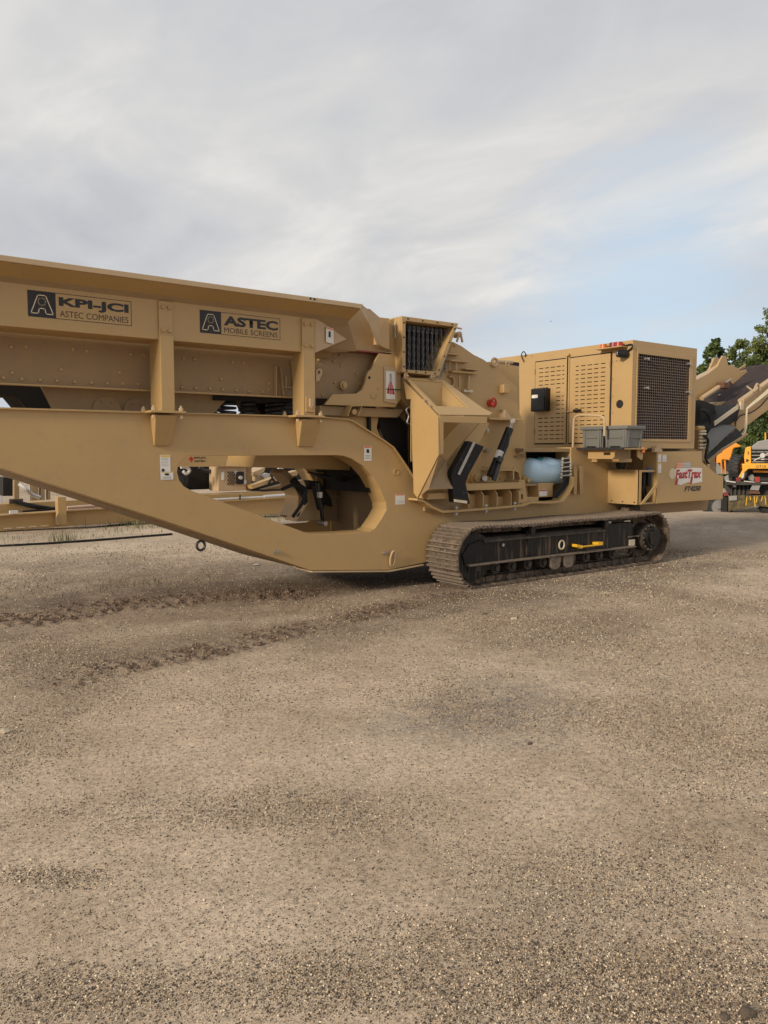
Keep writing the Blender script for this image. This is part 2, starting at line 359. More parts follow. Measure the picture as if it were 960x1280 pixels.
def ground_fields(X, Y):
    r = np.hypot(X, Y)
    nearf = np.exp(-(r / 30.0) ** 2)
    z = (vnoise(X, Y, 0.35, 1, 4) - 0.5) * 0.05 + (vnoise(X, Y, 6, 11, 3) - 0.5) * 0.012
    mud = np.zeros(X.shape)
    for pts, w, dep, seed in ((RUT_A, 0.45, 0.035, 3), (RUT_B, 0.27, 0.022, 5)):
        d, s = pathdist(X, Y, pts); m = np.exp(-(d / w) ** 4)
        brk = np.clip((vnoise(X, Y, 1.3, seed, 4) - 0.28) * 3.6, 0.4, 1)
        cl = (vnoise(X, Y, 14, seed + 1, 3) - 0.5)
        z += m * (cl * dep * 2.0 + np.where(np.mod(s, 0.19) < 0.07, 0.012, -0.006)) * brk * 0.9
        mud = np.maximum(mud, m * brk * (.7 + .3 * (np.mod(s + d * .6, 0.17) < 0.08)))
        mud = np.maximum(mud, np.exp(-(d / (w * 2.2)) ** 2) * .28 * vnoise(X, Y, 3, seed + 7, 4) * 1.6)
    for pts, w in ((RUT_C, 0.3), (RUT_D, 0.5)):
        d, s = pathdist(X, Y, pts); mud = np.maximum(mud, np.exp(-(d / w) ** 2) * 0.45 * np.clip((vnoise(X, Y, 1.1, 9, 4) - 0.3) * 3, 0, 1))
    # ground under and in front of the machine is blended darker, towards the mud colour
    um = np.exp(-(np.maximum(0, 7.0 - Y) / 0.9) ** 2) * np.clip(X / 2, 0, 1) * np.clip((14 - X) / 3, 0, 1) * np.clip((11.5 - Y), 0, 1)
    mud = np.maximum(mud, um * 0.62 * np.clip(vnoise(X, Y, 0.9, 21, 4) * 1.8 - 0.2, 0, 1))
    pale = np.zeros(X.shape)
    for (px_, py_), (ra, rb), am_ in (((120, 688), (1.5, .35), 1), ((270, 780), (1.0, .20), 1.3), ((205, 790), (.7, .2), .9), ((560, 715), (.9, .2), .5), ((660, 735), (1.6, .5), .5), ((880, 725), (2.5, .6), .5)):
        c = at(px_, py_, Z=0); e_ = ((X - c.x) * .93 - (Y - c.y) * .36) / ra; f_ = ((X - c.x) * .36 + (Y - c.y) * .93) / rb
        pale = np.maximum(pale, am_ * np.clip(1.25 - np.sqrt(e_ ** 2 + f_ ** 2) * (.6 + .8 * vnoise(X, Y, 2.5, 40, 3)), 0, 1))
    c = at(600, 893, Z=0); grey = np.clip(1.3 - np.hypot((X - c.x) / .75, (Y - c.y) / .55) * (.5 + vnoise(X, Y, 2.2, 50, 4)), 0, 1)
    c = at(840, 660, Z=0); grey = np.maximum(grey, .8 * np.clip(1.3 - np.hypot((X - c.x - 2) / 5, (Y - c.y) / 1.6) * (.5 + vnoise(X, Y, .8, 51, 4)), 0, 1))
    damp_shade = np.zeros(X.shape)  # bands of damp soil, with the machine's shade on the ground painted in
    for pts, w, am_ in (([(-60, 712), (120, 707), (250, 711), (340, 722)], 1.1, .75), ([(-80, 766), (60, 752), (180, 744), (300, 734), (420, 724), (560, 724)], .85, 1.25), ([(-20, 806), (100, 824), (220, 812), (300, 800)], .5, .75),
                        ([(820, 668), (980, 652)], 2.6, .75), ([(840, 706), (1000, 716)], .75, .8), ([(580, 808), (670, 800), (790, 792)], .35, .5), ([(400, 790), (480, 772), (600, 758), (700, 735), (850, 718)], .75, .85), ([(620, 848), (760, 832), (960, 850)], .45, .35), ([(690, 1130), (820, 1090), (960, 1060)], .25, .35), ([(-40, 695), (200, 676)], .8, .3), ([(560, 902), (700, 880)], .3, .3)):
        d, s_ = pathdist(X, Y, spx(pts)); damp_shade = np.maximum(damp_shade, am_ * np.exp(-(d / w) ** 2) * np.clip((vnoise(X, Y, 1.3, 71, 5, .6) - .22) * 2.6, 0, 1))
    # stone density field
    g = vnoise(X, Y, 0.42, 33, 5, 0.6); dens = np.clip((g - 0.46) * 5.5, 0, 1) * .6
    for (px_, py_, hx, hy, am_) in ((780, 1240, 260, 60, 1), (120, 1240, 150, 30, .7), (60, 1095, 70, 14, .9), (420, 1230, 130, 40, .8), (350, 1010, 170, 25, .6), (760, 1100, 180, 50, .5), (560, 1180, 120, 30, .5), (880, 930, 100, 50, .5), (60, 830, 90, 25, .6)):
        a_, b_, c = at(px_ + hx, py_, Z=0), at(px_, py_ - hy, Z=0), at(px_, py_, Z=0); e1 = a_ - c; e2 = b_ - c; dt_ = e1.x * e2.y - e1.y * e2.x
        u_ = ((X - c.x) * e2.y - (Y - c.y) * e2.x) / dt_; v_ = ((Y - c.y) * e1.x - (X - c.x) * e1.y) / dt_
        dens = np.maximum(dens, am_ * np.clip(1.5 - np.hypot(u_, v_) * (.55 + vnoise(X, Y, 3.5, 60, 4)), 0, 1))
    # flatten below machinery
    flat = 1 - np.exp(-(np.maximum(0, np.maximum(np.abs(X - 8.4) - 2.6, np.abs(Y - 8.5) - 1.6)) / 0.35) ** 2)
    return z * nearf * np.clip(flat, 0.12, 1), mud, dens, pale, (grey, damp_shade)
def build_ground():
    rs = [0.0] + list(np.geomspace(0.6, 14, 620)) + list(np.geomspace(14.4, 2500, 90))
    th0 = YAW - R(180)                                  # angular steps, denser where things are near and in view
    ang = []; a = -180.0
    while a < 180.0:
        ang.append(a); a += 0.16 if abs(a) < 40 else 1.5
    ang = np.radians(np.array(ang)) + YAW; na = len(ang)
    Rr, A = np.meshgrid(np.array(rs[1:]), ang, indexing='ij'); X = Rr * np.cos(A); Y = Rr * np.sin(A)
    z, mud, dens, pale, (grey, damp_shade) = ground_fields(X, Y)
    far = Rr > 60; z[far] = 0
    co = np.concatenate([[[0, 0, 0]], np.stack([X, Y, z], -1).reshape(-1, 3)]); nr = len(rs) - 1
    i, j = np.meshgrid(np.arange(nr - 1), np.arange(na), indexing='ij'); j2 = (j + 1) % na
    q = np.stack([1 + i * na + j, 1 + (i + 1) * na + j, 1 + (i + 1) * na + j2, 1 + i * na + j2], -1).reshape(-1, 4)
    k = np.arange(na); t = np.stack([np.zeros(na, int), 1 + k, 1 + (k + 1) % na], -1)
    me = bpy.data.meshes.new('ground'); me.vertices.add(len(co)); me.vertices.foreach_set('co', co.ravel())
    me.loops.add(q.size + t.size); me.loops.foreach_set('vertex_index', np.concatenate([q.ravel(), t.ravel()]).astype(np.int32))
    me.polygons.add(len(q) + len(t))
    me.polygons.foreach_set('loop_start', np.concatenate([np.arange(len(q)) * 4, len(q) * 4 + np.arange(len(t)) * 3]).astype(np.int32))
    me.polygons.foreach_set('use_smooth', [True] * (len(q) + len(t)))
    me.update(calc_edges=True); me.validate()
    for nm, arr in (('mud', mud), ('stony', dens), ('pale', pale), ('grey', grey), ('damp_shade', damp_shade)):
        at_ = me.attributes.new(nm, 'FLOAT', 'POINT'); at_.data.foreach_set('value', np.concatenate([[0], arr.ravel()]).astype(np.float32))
    m = bpy.data.materials.new('gravel_yard'); m.use_nodes = True; t_ = m.node_tree; b = t_.nodes['Principled BSDF']; lk = t_.links.new
    g = t_.nodes.new('ShaderNodeNewGeometry')
    def nz(sc, det=6, ro=0.6, typ='ShaderNodeTexNoise'):
        n = t_.nodes.new(typ); n.inputs['Scale'].default_value = sc
        if typ == 'ShaderNodeTexNoise': n.inputs['Detail'].default_value = det; n.inputs['Roughness'].default_value = ro
        lk(g.outputs['Position'], n.inputs['Vector']); return n
    def mixc(f, a, c):
        x = t_.nodes.new('ShaderNodeMix'); x.data_type = 'RGBA'
        if isinstance(f, float): x.inputs[0].default_value = f
        else: lk(f, x.inputs[0])
        for k_, v in ((6, a), (7, c)):
            if isinstance(v, tuple): x.inputs[k_].default_value = (*v, 1)
            else: lk(v, x.inputs[k_])
        return x.outputs[2]
    big = nz(0.22, 5, 0.55); med = nz(1.3, 8, 0.68); fin = nz(34, 6, 0.75)
    base = ramp(t_, [(0.36, (0.40, 0.306, 0.218)), (0.5, (0.53, 0.418, 0.308)), (0.64, (0.63, 0.505, 0.382))], big.outputs[0]).outputs[0]
    mr = ramp(t_, [(0.38, (0.34, 0.255, 0.17)), (0.60, (0.64, 0.515, 0.375))], med.outputs[0]).outputs[0]
    base = mixc(0.45, base, mr)
    fr = ramp(t_, [(0.34, 0.62), (0.5, 1.0), (0.66, 1.25)], fin.outputs[0]).outputs[0]
    mulc = t_.nodes.new('ShaderNodeMix'); mulc.data_type = 'RGBA'; mulc.blend_type = 'MULTIPLY'; mulc.inputs[0].default_value = 1
    lk(base, mulc.inputs[6]); lk(fr, mulc.inputs[7]); base = mulc.outputs[2]
    def att(nm): a_ = t_.nodes.new('ShaderNodeAttribute'); a_.attribute_name = nm; return a_.outputs['Fac']
    def mulv(a_, k_): x = t_.nodes.new('ShaderNodeMath'); x.operation = 'MULTIPLY'; lk(a_, x.inputs[0]); x.inputs[1].default_value = k_; return x.outputs[0]
    base = mixc(mulv(att('pale'), .75), base, (0.72, 0.60, 0.45)); gm = t_.nodes.new('ShaderNodeMath'); gm.operation = 'MULTIPLY'; lk(att('grey'), gm.inputs[0]); lk(ramp(t_, [(0.42, 0.1), (0.58, 0.75)], nz(7, 8, .75).outputs[0]).outputs[0], gm.inputs[1])
    base = mixc(gm.outputs[0], base, (0.22, 0.205, 0.19))
    dm = t_.nodes.new('ShaderNodeMath'); dm.operation = 'MULTIPLY'; lk(att('damp_shade'), dm.inputs[0]); lk(ramp(t_, [(0.36, 0.45), (0.6, 0.95)], nz(3.5, 9, .75).outputs[0]).outputs[0], dm.inputs[1])
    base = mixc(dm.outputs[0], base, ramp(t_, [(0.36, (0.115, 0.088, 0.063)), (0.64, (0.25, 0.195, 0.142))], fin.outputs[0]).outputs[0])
    # small stones: voronoi cells, their own colour each
    am = t_.nodes.new('ShaderNodeAttribute'); am.attribute_name = 'mud'
    ad = t_.nodes.new('ShaderNodeAttribute'); ad.attribute_name = 'stony'
    hts = []
    for sc, lo in ((105, 0.13), (190, 0.24)):
        v = nz(sc, typ='ShaderNodeTexVoronoi')
        sp = t_.nodes.new('ShaderNodeSeparateColor'); lk(v.outputs['Color'], sp.inputs[0])
        stc = ramp(t_, [(0.0, (0.05, 0.04, 0.033)), (0.42, (0.15, 0.11, 0.08)), (0.66, (0.38, 0.28, 0.18)), (1.0, (0.80, 0.68, 0.50))], sp.outputs[1]).outputs[0]
        thr = t_.nodes.new('ShaderNodeMath'); thr.operation = 'MULTIPLY_ADD'; lk(ad.outputs['Fac'], thr.inputs[0]); thr.inputs[1].default_value = 0.55; thr.inputs[2].default_value = lo
        lt = t_.nodes.new('ShaderNodeMath'); lt.operation = 'LESS_THAN'; lk(sp.outputs[0], lt.inputs[0]); lk(thr.outputs[0], lt.inputs[1])
        ins = ramp(t_, [(0.30, 1.0), (0.46, 0.0)], v.outputs['Distance']).outputs[0]
        ml = t_.nodes.new('ShaderNodeMath'); ml.operation = 'MULTIPLY'; lk(lt.outputs[0], ml.inputs[0]); lk(ins, ml.inputs[1])
        base = mixc(ml.outputs[0], base, stc); hts.append(ml.outputs[0])
    mudn = nz(5, 8, 0.7); mf = t_.nodes.new('ShaderNodeMath'); mf.operation = 'MULTIPLY'; lk(am.outputs['Fac'], mf.inputs[0])
    lk(ramp(t_, [(0.32, 0.35), (0.52, 1.0)], mudn.outputs[0]).outputs[0], mf.inputs[1])
    mudc = ramp(t_, [(0.35, (0.075, 0.048, 0.031)), (0.65, (0.185, 0.125, 0.083))], fin.outputs[0]).outputs[0]
    base = mixc(mf.outputs[0], base, mudc)
    lk(base, b.inputs['Base Color']); b.inputs['Roughness'].default_value = 0.9; b.inputs['Specular IOR Level'].default_value = 0.25
    ad1 = t_.nodes.new('ShaderNodeMath'); lk(hts[0], ad1.inputs[0]); lk(hts[1], ad1.inputs[1])
    ad2 = t_.nodes.new('ShaderNodeMath'); ad2.operation = 'MULTIPLY_ADD'; lk(fin.outputs[0], ad2.inputs[0]); ad2.inputs[1].default_value = 1.6; lk(ad1.outputs[0], ad2.inputs[2])
    bp = t_.nodes.new('ShaderNodeBump'); bp.inputs['Strength'].default_value = 0.9; bp.inputs['Distance'].default_value = 0.006
    lk(ad2.outputs[0], bp.inputs['Height']); lk(bp.outputs[0], b.inputs['Normal'])
    me.materials.append(m); o = bpy.data.objects.new('ground', me); col.objects.link(o); tag(o, kind='structure')
    o['label'] = 'compacted tan gravel and dirt yard with muddy tyre and track prints'
    o['category'] = 'ground'
    return o
build_ground()
def scatter(name, label, cat, pts, scl, tones, meshes, m):
    """points with attributes + geometry nodes instancing of a few little stones"""
    me = bpy.data.meshes.new(name); me.from_pydata([tuple(p) for p in pts], [], [])
    a = me.attributes.new('scl', 'FLOAT', 'POINT'); a.data.foreach_set('value', np.array(scl, np.float32))
    a = me.attributes.new('rot', 'FLOAT_VECTOR', 'POINT'); a.data.foreach_set('vector', (np.random.RandomState(3).rand(len(pts), 3) * 6.28).astype(np.float32).ravel())
    a = me.attributes.new('tone', 'FLOAT', 'POINT'); a.data.foreach_set('value', np.array(tones, np.float32))
    o = bpy.data.objects.new(name, me); col.objects.link(o); tag(o, label, cat, kind='stuff')
    gn = bpy.data.node_groups.new(name, 'GeometryNodeTree'); gn.interface.new_socket('Geometry', in_out='INPUT', socket_type='NodeSocketGeometry'); gn.interface.new_socket('Geometry', in_out='OUTPUT', socket_type='NodeSocketGeometry')
    gi = gn.nodes.new('NodeGroupInput'); go = gn.nodes.new('NodeGroupOutput'); lk = gn.links.new
    joins = gn.nodes.new('GeometryNodeJoinGeometry')
    def attr(nm, ty):
        n = gn.nodes.new('GeometryNodeInputNamedAttribute'); n.data_type = ty; n.inputs[0].default_value = nm; return n
    s_, r_, t_ = attr('scl', 'FLOAT'), attr('rot', 'FLOAT_VECTOR'), attr('tone', 'FLOAT')
    idx = gn.nodes.new('GeometryNodeInputIndex')
    for k in range(len(meshes)):
        mo = gn.nodes.new('ShaderNodeMath'); mo.operation = 'MODULO'; lk(idx.outputs[0], mo.inputs[0]); mo.inputs[1].default_value = len(meshes)
        cp = gn.nodes.new('ShaderNodeMath'); cp.operation = 'COMPARE'; lk(mo.outputs[0], cp.inputs[0]); cp.inputs[1].default_value = k; cp.inputs[2].default_value = 0.5 if k == 0 and False else 0.1
        ip = gn.nodes.new('GeometryNodeInstanceOnPoints'); lk(gi.outputs[0], ip.inputs['Points']); lk(cp.outputs[0], ip.inputs['Selection'])
        ico = gn.nodes.new('GeometryNodeMeshIcoSphere'); ico.inputs['Radius'].default_value = 1.0; ico.inputs['Subdivisions'].default_value = 1
        sp = gn.nodes.new('GeometryNodeSetPosition'); lk(ico.outputs[0], sp.inputs[0])
        nz = gn.nodes.new('ShaderNodeTexNoise'); nz.inputs['Scale'].default_value = 1.1 + 0.3 * k; nz.noise_dimensions = '4D'; nz.inputs['W'].default_value = k * 5.0
        sb = gn.nodes.new('ShaderNodeVectorMath'); sb.operation = 'MULTIPLY_ADD'; lk(nz.outputs['Color'], sb.inputs[0]); sb.inputs[1].default_value = (1.3, 1.3, 1.3); sb.inputs[2].default_value = (-0.65, -0.65, -0.65)
        lk(sb.outputs[0], sp.inputs['Offset'])
        tr = gn.nodes.new('GeometryNodeTransform'); lk(sp.outputs[0], tr.inputs[0]); tr.inputs['Scale'].default_value = meshes[k]
        sm = gn.nodes.new('GeometryNodeSetMaterial'); lk(tr.outputs[0], sm.inputs[0]); sm.inputs['Material'].default_value = m
        lk(sm.outputs[0], ip.inputs['Instance']); lk(s_.outputs[0], ip.inputs['Scale'])
        er = gn.nodes.new('FunctionNodeEulerToRotation'); lk(r_.outputs[0], er.inputs[0]); lk(er.outputs[0], ip.inputs['Rotation'])
        st = gn.nodes.new('GeometryNodeStoreNamedAttribute'); st.data_type = 'FLOAT'; st.domain = 'INSTANCE'; st.inputs['Name'].default_value = 'tone'
        lk(ip.outputs[0], st.inputs[0]); lk(t_.outputs[0], st.inputs['Value']); lk(st.outputs[0], joins.inputs[0])
    lk(joins.outputs[0], go.inputs[0]); md = o.modifiers.new('scatter', 'NODES'); md.node_group = gn
    return o
def stone_mat(name, cols):
    m = bpy.data.materials.new(name); m.use_nodes = True; t = m.node_tree; b = t.nodes['Principled BSDF']
    a = t.nodes.new('ShaderNodeAttribute'); a.attribute_type = 'INSTANCER'; a.attribute_name = 'tone'
    r = ramp(t, cols, a.outputs['Fac']); t.links.new(r.outputs[0], b.inputs['Base Color']); b.inputs['Roughness'].default_value = 0.85
    return m
def gravel():
    rs = np.random.RandomState(11); n = 1100000
    # candidates spread evenly over the ground the camera can see, thinned with distance
    r = np.exp(rs.rand(n) * math.log(15 / 1.6)) * 1.6; keep = rs.rand(n) < np.minimum(1, (r / 3.2) ** 1.0) * np.where(r > 8, 0.8, 1.0); r = r[keep]
    a = YAW + (rs.rand(len(r)) - 0.5) * R(84); X = r * np.cos(a); Y = r * np.sin(a)
    z, mud, dens, _p, _g = ground_fields(X, Y)
    k = rs.rand(len(X)) < (0.11 + .03 * np.clip(r - 4, 0, 4) + 0.80 * dens) * (1 - 0.5 * mud); X, Y, z, r = X[k], Y[k], z[k], r[k]
    u = rs.rand(len(X)); s = 0.0015 + 0.0034 * u ** 4 + 0.00022 * np.maximum(0, r - 3) + np.where(rs.rand(len(X)) < .3, 0.00045 * np.maximum(0, r - 3), 0)
    pts = np.stack([X, Y, z + s * 0.25], -1)
    tones = rs.rand(len(X))
    m = stone_mat('gravel_stone', [(0.0, (0.03, 0.025, 0.022)), (0.34, (0.09, 0.065, 0.045)), (0.55, (0.27, 0.19, 0.12)), (0.8, (0.52, 0.39, 0.25)), (1.0, (0.85, 0.74, 0.54))])
    scatter('gravel', 'loose small gravel strewn over the compacted yard', 'gravel', pts, s, tones, [(1, .8, .6), (1.1, .7, .7), (.8, 1, .5), (1, 1, .8)], m)
    # muddy clods turned up along the prints
    n = 26000; cl = []
    for path, w, q in ((RUT_A, 0.40, 0.45), (RUT_B, 0.24, 0.55)):
        L_ = [(b - a).length for a, b in zip(path[:-1], path[1:])]; tot = sum(L_)
        for _ in range(int(n * q)):
            t = rs.rand() * tot; i = 0
            while t > L_[i] and i < len(L_) - 1: t -= L_[i]; i += 1
            d = (path[i + 1] - path[i]).normalized(); off_ = rs.uniform(-w, w); acc_ = sum(L_[:i]) + t
            if (acc_ + abs(off_) * .6) % .17 > .09 and rs.rand() < .8: continue
            p = path[i] + d * t + Vector((-d.y, d.x, 0)) * off_; cl.append((p.x, p.y))
    cl = np.array(cl); z, mud, dens, _p, _g = ground_fields(cl[:, 0], cl[:, 1]); k = rs.rand(len(cl)) < mud ** 1.5
    cl, z = cl[k], z[k]; s = 0.005 + 0.020 * rs.rand(len(cl)) ** 5
    mm = stone_mat('mud_clod', [(0.0, (0.07, 0.045, 0.03)), (0.7, (0.16, 0.105, 0.07)), (1.0, (0.30, 0.22, 0.15))])
    scatter('mud_clods', 'dark broken mud clods along the tyre and track prints', 'mud', np.stack([cl[:, 0], cl[:, 1], z], -1), s, rs.rand(len(cl)), [(1, .8, .5), (1, .6, .6), (.8, 1, .5)], mm)
gravel()
def rock(px_, py_, s, tone, label):
    p = at(px_, py_, Z=0); bm = bmesh.new(); bmesh.ops.create_icosphere(bm, subdivisions=2, radius=1)
    for v in bm.verts:
        n = mnoise.noise_vector(v.co * 1.1 + p * 3); v.co = Vector((v.co.x * 1.2, v.co.y * .9, v.co.z * .65)) + n * 0.4; v.co *= s; v.co += p + Vector((0, 0, s * .4))
    me = bpy.data.meshes.new('stone'); bm.to_mesh(me); bm.free()
    nm = 'stone_%s' % tone
    if nm not in M: mat(nm, {'pale': (0.55, 0.46, 0.34), 'dark': (0.11, 0.080, 0.056)}[tone], 0.9, var=0.45, vscale=45, bump=0.8, bscale=90)
    o = link('stone', me, nm); return tag(o, label, 'stone')
rock(642, 775, 0.030, 'pale', 'small pale stone on the gravel just below the middle of the track')
rock(606, 769, 0.026, 'dark', 'small dark stone on the gravel left of a pale stone near the track')
rock(912, 1110, 0.011, 'pale', 'tiny cream pebble on the gravel toward the lower right')
rock(770, 1234, 0.010, 'pale', 'tiny cream pebble in stony gravel near the bottom edge')
rock(6, 916, 0.026, 'pale', 'flat pale stone at the far left edge of the bare gravel')
rock(934, 1272, 0.026, 'dark', 'dark muddy stone in the bottom right corner')
rock(905, 1276, 0.018, 'dark', 'smaller dark muddy lump left of the corner stone')
rock(662, 931, 0.016, 'dark', 'flat dark pebble on the plain gravel in the middle distance')
# ================================================================== THE CRUSHER
YB = 7.6                                     # outer face of the near side beam
YM = 17.0                                    # mirror: far side y = YM - y
crusher = empty('rock_crusher', (6.0, 8.5, 0), 'large tan tracked rock crusher with hopper on the left and engine housing on the right', 'rock crusher')
Cr = crusher
def bolts(name, pts, parent, Y=None, r=0.018, h=0.014, m='tan_paint', seg=7):
    b = MB()
    for p in pts: b.dome((p[0], Y, p[1]) if Y is not None else p, (0, -1, 0), r, h, seg)
    return tag(b.build(name, m, parent), kind='stuff')
# ---- near side beam with its long opening
top_px = [(0, 511), (200, 516.5), (398, 522), (434, 525), (440, 527), (480, 552), (491, 560), (517, 597.5), (528, 612)]
hole_px = [(420, 569), (235, 570), (228, 574.5), (223, 582), (221.5, 590), (224, 600), (230, 608), (240, 613.5), (312, 640), (388, 668), (424, 667), (462, 664.5), (468, 661), (477, 648), (483, 637), (482, 628), (475, 611), (466, 595), (455, 583), (440, 573.5), (430, 570)]
outer = [(0.12, 2.055)] + T(top_px, Y=YB) + T([(640, 622), (705, 620), (712, 605), (714, 559)], Y=YB) + [(10.36, 1.735), (10.36, 0.70), (10.1, 0.45), (6.3, 0.30)] + T([(485, 712.5), (388, 713), (200, 649), (0, 585)], Y=YB) + [(0.12, 2.0)]
hole = T(hole_px, Y=YB)
beam = MB().prism(outer, 'Y', YB, YB + 0.30, [hole]).build('side_beam', 'tan_paint', Cr, 0.006)
MB().prism(outer, 'Y', YM - YB - 0.30, YM - YB, [hole]).build('side_beam', 'tan_paint', Cr, 0.006)
fl = [(0.12, 2.069)] + [(x, z + 0.012) for x, z in T(top_px[:8], Y=YB)]
MB().strip(fl, 0.018, YB - 0.035, YB + 0.33).build('top_flange', 'tan_paint', beam, 0.003)
bp_ = T([(-60, 565.5), (383, 712)], Y=YB)
lowf = T([(388, 713.5), (485, 713), (528, 705)], Y=YB)
MB().strip([(x, z - 0.001) for x, z in lowf], 0.016, YB - 0.03, YB + 0.33).build('bottom_flange', 'tan_lit', beam, 0.003)
MB().plate([Vector((x, YB + .3, z + .004)) for x, z in bp_[:3]] + [Vector((x, 8.30, z + .004)) for x, z in reversed(bp_[:3])] if False else [Vector((bp_[0][0], YB + .3, bp_[0][1])), Vector((bp_[1][0], YB + .3, bp_[1][1])), Vector((bp_[1][0], YM - YB - .3, bp_[1][1])), Vector((bp_[0][0], YM - YB - .3, bp_[0][1]))], -.014).build('belly_flange', 'tan_shade', beam)
# small round bosses, plug bolts and tie-down ring on the beam
for x, y, r in ((495, 590, 0.035), ):
    p = at(x, y, Y=YB); b = MB(); b.tube([p + Vector((cos(a) * r, -0.004, sin(a) * r)) for a in np.linspace(0, 2 * pi, 20)[:-1]], 0.007, 6, True); b.build('plug_ring', 'tan_paint', beam)
for x, y in ((345, 690), (480, 691)):
    p = at(x, y, Y=YB); b = MB(); b.cyl(p, p + Vector((0, -0.02, 0)), 0.026, 12); b.cyl(p + Vector((0, -0.02, 0)), p + Vector((0, -0.035, 0)), 0.013, 8); b.build('plug_bolt', 'steel', beam)
p = at(489, 698, Y=YB)
b = MB(); b.tube([p + Vector((-0.004 + 0.034 * cos(a), -0.035 - 0.02 * sin(a), 0.095 * sin(a))) for a in np.linspace(0, 2 * pi, 22)[:-1]], 0.014, 8, True); b.build('tie_down_ring', 'tan_lit', beam)
# tie-down lug hanging under the beam
b = MB(); p = at(251, 682, Y=YB + 0.12)
b.tube([p + Vector((0.045 * cos(a), 0, 0.05 * sin(a) - 0.0)) for a in np.linspace(0, 2 * pi, 20)[:-1]], 0.014, 8, True); b.build('lifting_eye', 'dark_steel', beam)
# ---- interior between the beams
MB().box(4.75, 6.3, YB + 0.305, 9.095, 0.50, 0.53).build('belly_plate', 'tan_shade', Cr)
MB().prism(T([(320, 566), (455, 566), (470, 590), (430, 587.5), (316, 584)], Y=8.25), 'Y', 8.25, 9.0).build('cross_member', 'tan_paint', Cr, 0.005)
MB().box(5.72, 5.80, YB + 0.305, 9.09, 0.53, 1.66).build('bulkhead', 'tan_shade', Cr, 0.004)
MB().prism(T([(396, 590), (466, 592), (466, 655), (396, 650)], Y=8.9), 'Y', 8.9, 8.93).build('inner_panel', 'tan_shade', Cr, 0.004)
b = MB(); b.strip(T([(396, 616), (466, 625)], Y=8.88), 0.03, 8.85, 8.90); b.build('panel_rail', 'tan_shade', Cr)
rib = T([(352, 586), (366, 600), (374, 618), (373, 634), (366, 648)], Y=8.7)
b = MB(); b.strip(rib, 0.07, 8.6, 8.95); b.build('curved_rib', 'tan_shade', Cr, 0.004)
b = MB(); b.tube(curve_pts([at(366, 600, Y=8.5), at(380, 618, Y=8.5), at(384, 634, Y=8.5), at(374, 648, Y=8.5)]), 0.05, 10); b.build('chute_edge', 'rubber', Cr)
b = MB(); b.prism(T([(384, 612), (398, 612), (402, 650), (370, 652), (378, 640), (385, 628)], Y=8.45), 'Y', 8.45, 8.75); b.build('gusset', 'tan_shade', Cr, 0.004)
b = MB(); b.cyl(at(394, 608, Y=8.3), at(401, 636, Y=8.3), 0.05, 14); b.cyl(at(401, 634, Y=8.3), at(404, 656, Y=8.3), 0.022, 10); b.cyl(at(398, 604, Y=8.25), at(398, 618, Y=8.25), 0.035, 10); b.build('hydraulic_cylinder', 'black_paint', Cr)
b = MB(); b.cyl(at(400, 615, Y=8.2), at(400, 622, Y=8.2), 0.038, 12); b.build('cylinder_pin', 'steel', Cr); b = MB(); b.cyl(at(403, 654, Y=8.26) + Vector((0, -0.08, 0)), at(403, 654, Y=8.26) + Vector((0, 0.1, 0)), 0.03, 10); b.build('cylinder_pin', 'steel', Cr)
b = MB(); b.prism(T([(386, 600), (400, 602), (414, 622), (416, 634), (406, 630), (392, 616)], Y=8.55), 'Y', 8.55, 8.7); b.build('valve_block', 'black_paint', Cr, 0.01)
for k in range(6):
    b = MB(); yy = 8.1 + 0.05 * k
    b.tube(curve_pts([at(385 + k * 4, 590 + k, Y=yy), at(410 + 3 * k, 597 + k % 3 * 2, Y=yy), at(430 + 2 * k, 592 + k * 1.5, Y=yy), at(448, 598 + k % 2 * 3, Y=yy), at(462, 592 - k, Y=yy)]), 0.014, 6)
    b.build('hydraulic_hose', 'rubber', Cr)
b = MB(); b.tube(curve_pts([at(352, 612, Y=8.2), at(368, 606, Y=8.2), at(382, 612, Y=8.2), at(378, 628, Y=8.2), at(366, 646, Y=8.2)]), 0.022, 8); b.build('hydraulic_hose', 'rubber', Cr)
b = MB(); b.box(*sorted([at(405, 655, Y=8.2).x, at(462, 655, Y=8.2).x]), 8.3, 8.42, 0.53, 0.60); b.build('tail_bar', 'black_paint', Cr, 0.01)
q = at(423, 660, Z=0.54); b = MB(); b.box(q.x - .14, q.x + .14, q.y - .09, q.y + .09, 0.532, 0.55); b.cyl((q.x, q.y, .55), (q.x, q.y, .575), .03, 10); b.build('floor_plate', 'steel', Cr, 0.004)
q = at(452, 661, Z=0.54); b = MB(); b.tube(curve_pts([at(437, 663, Y=q.y), at(445, 659, Y=q.y), at(450, 655, Y=q.y), at(453, 660, Y=q.y)]), 0.008, 6); b.build('grab_wire', 'tan_lit', Cr)
# cross tubes tying both beams at the front, seen below the beam
MB().box(*sorted([at(240, 675, Y=8.6).x, at(330, 690, Y=8.6).x]), 7.9, 9.1, 0.72, 0.80).build('cross_member', 'tan_shade', Cr, 0.005)
b = MB(); b.box(5.3, 5.6, 7.95, 9.05, 0.2, 0.5); b.build('cross_member', 'tan_shade', Cr, 0.005)
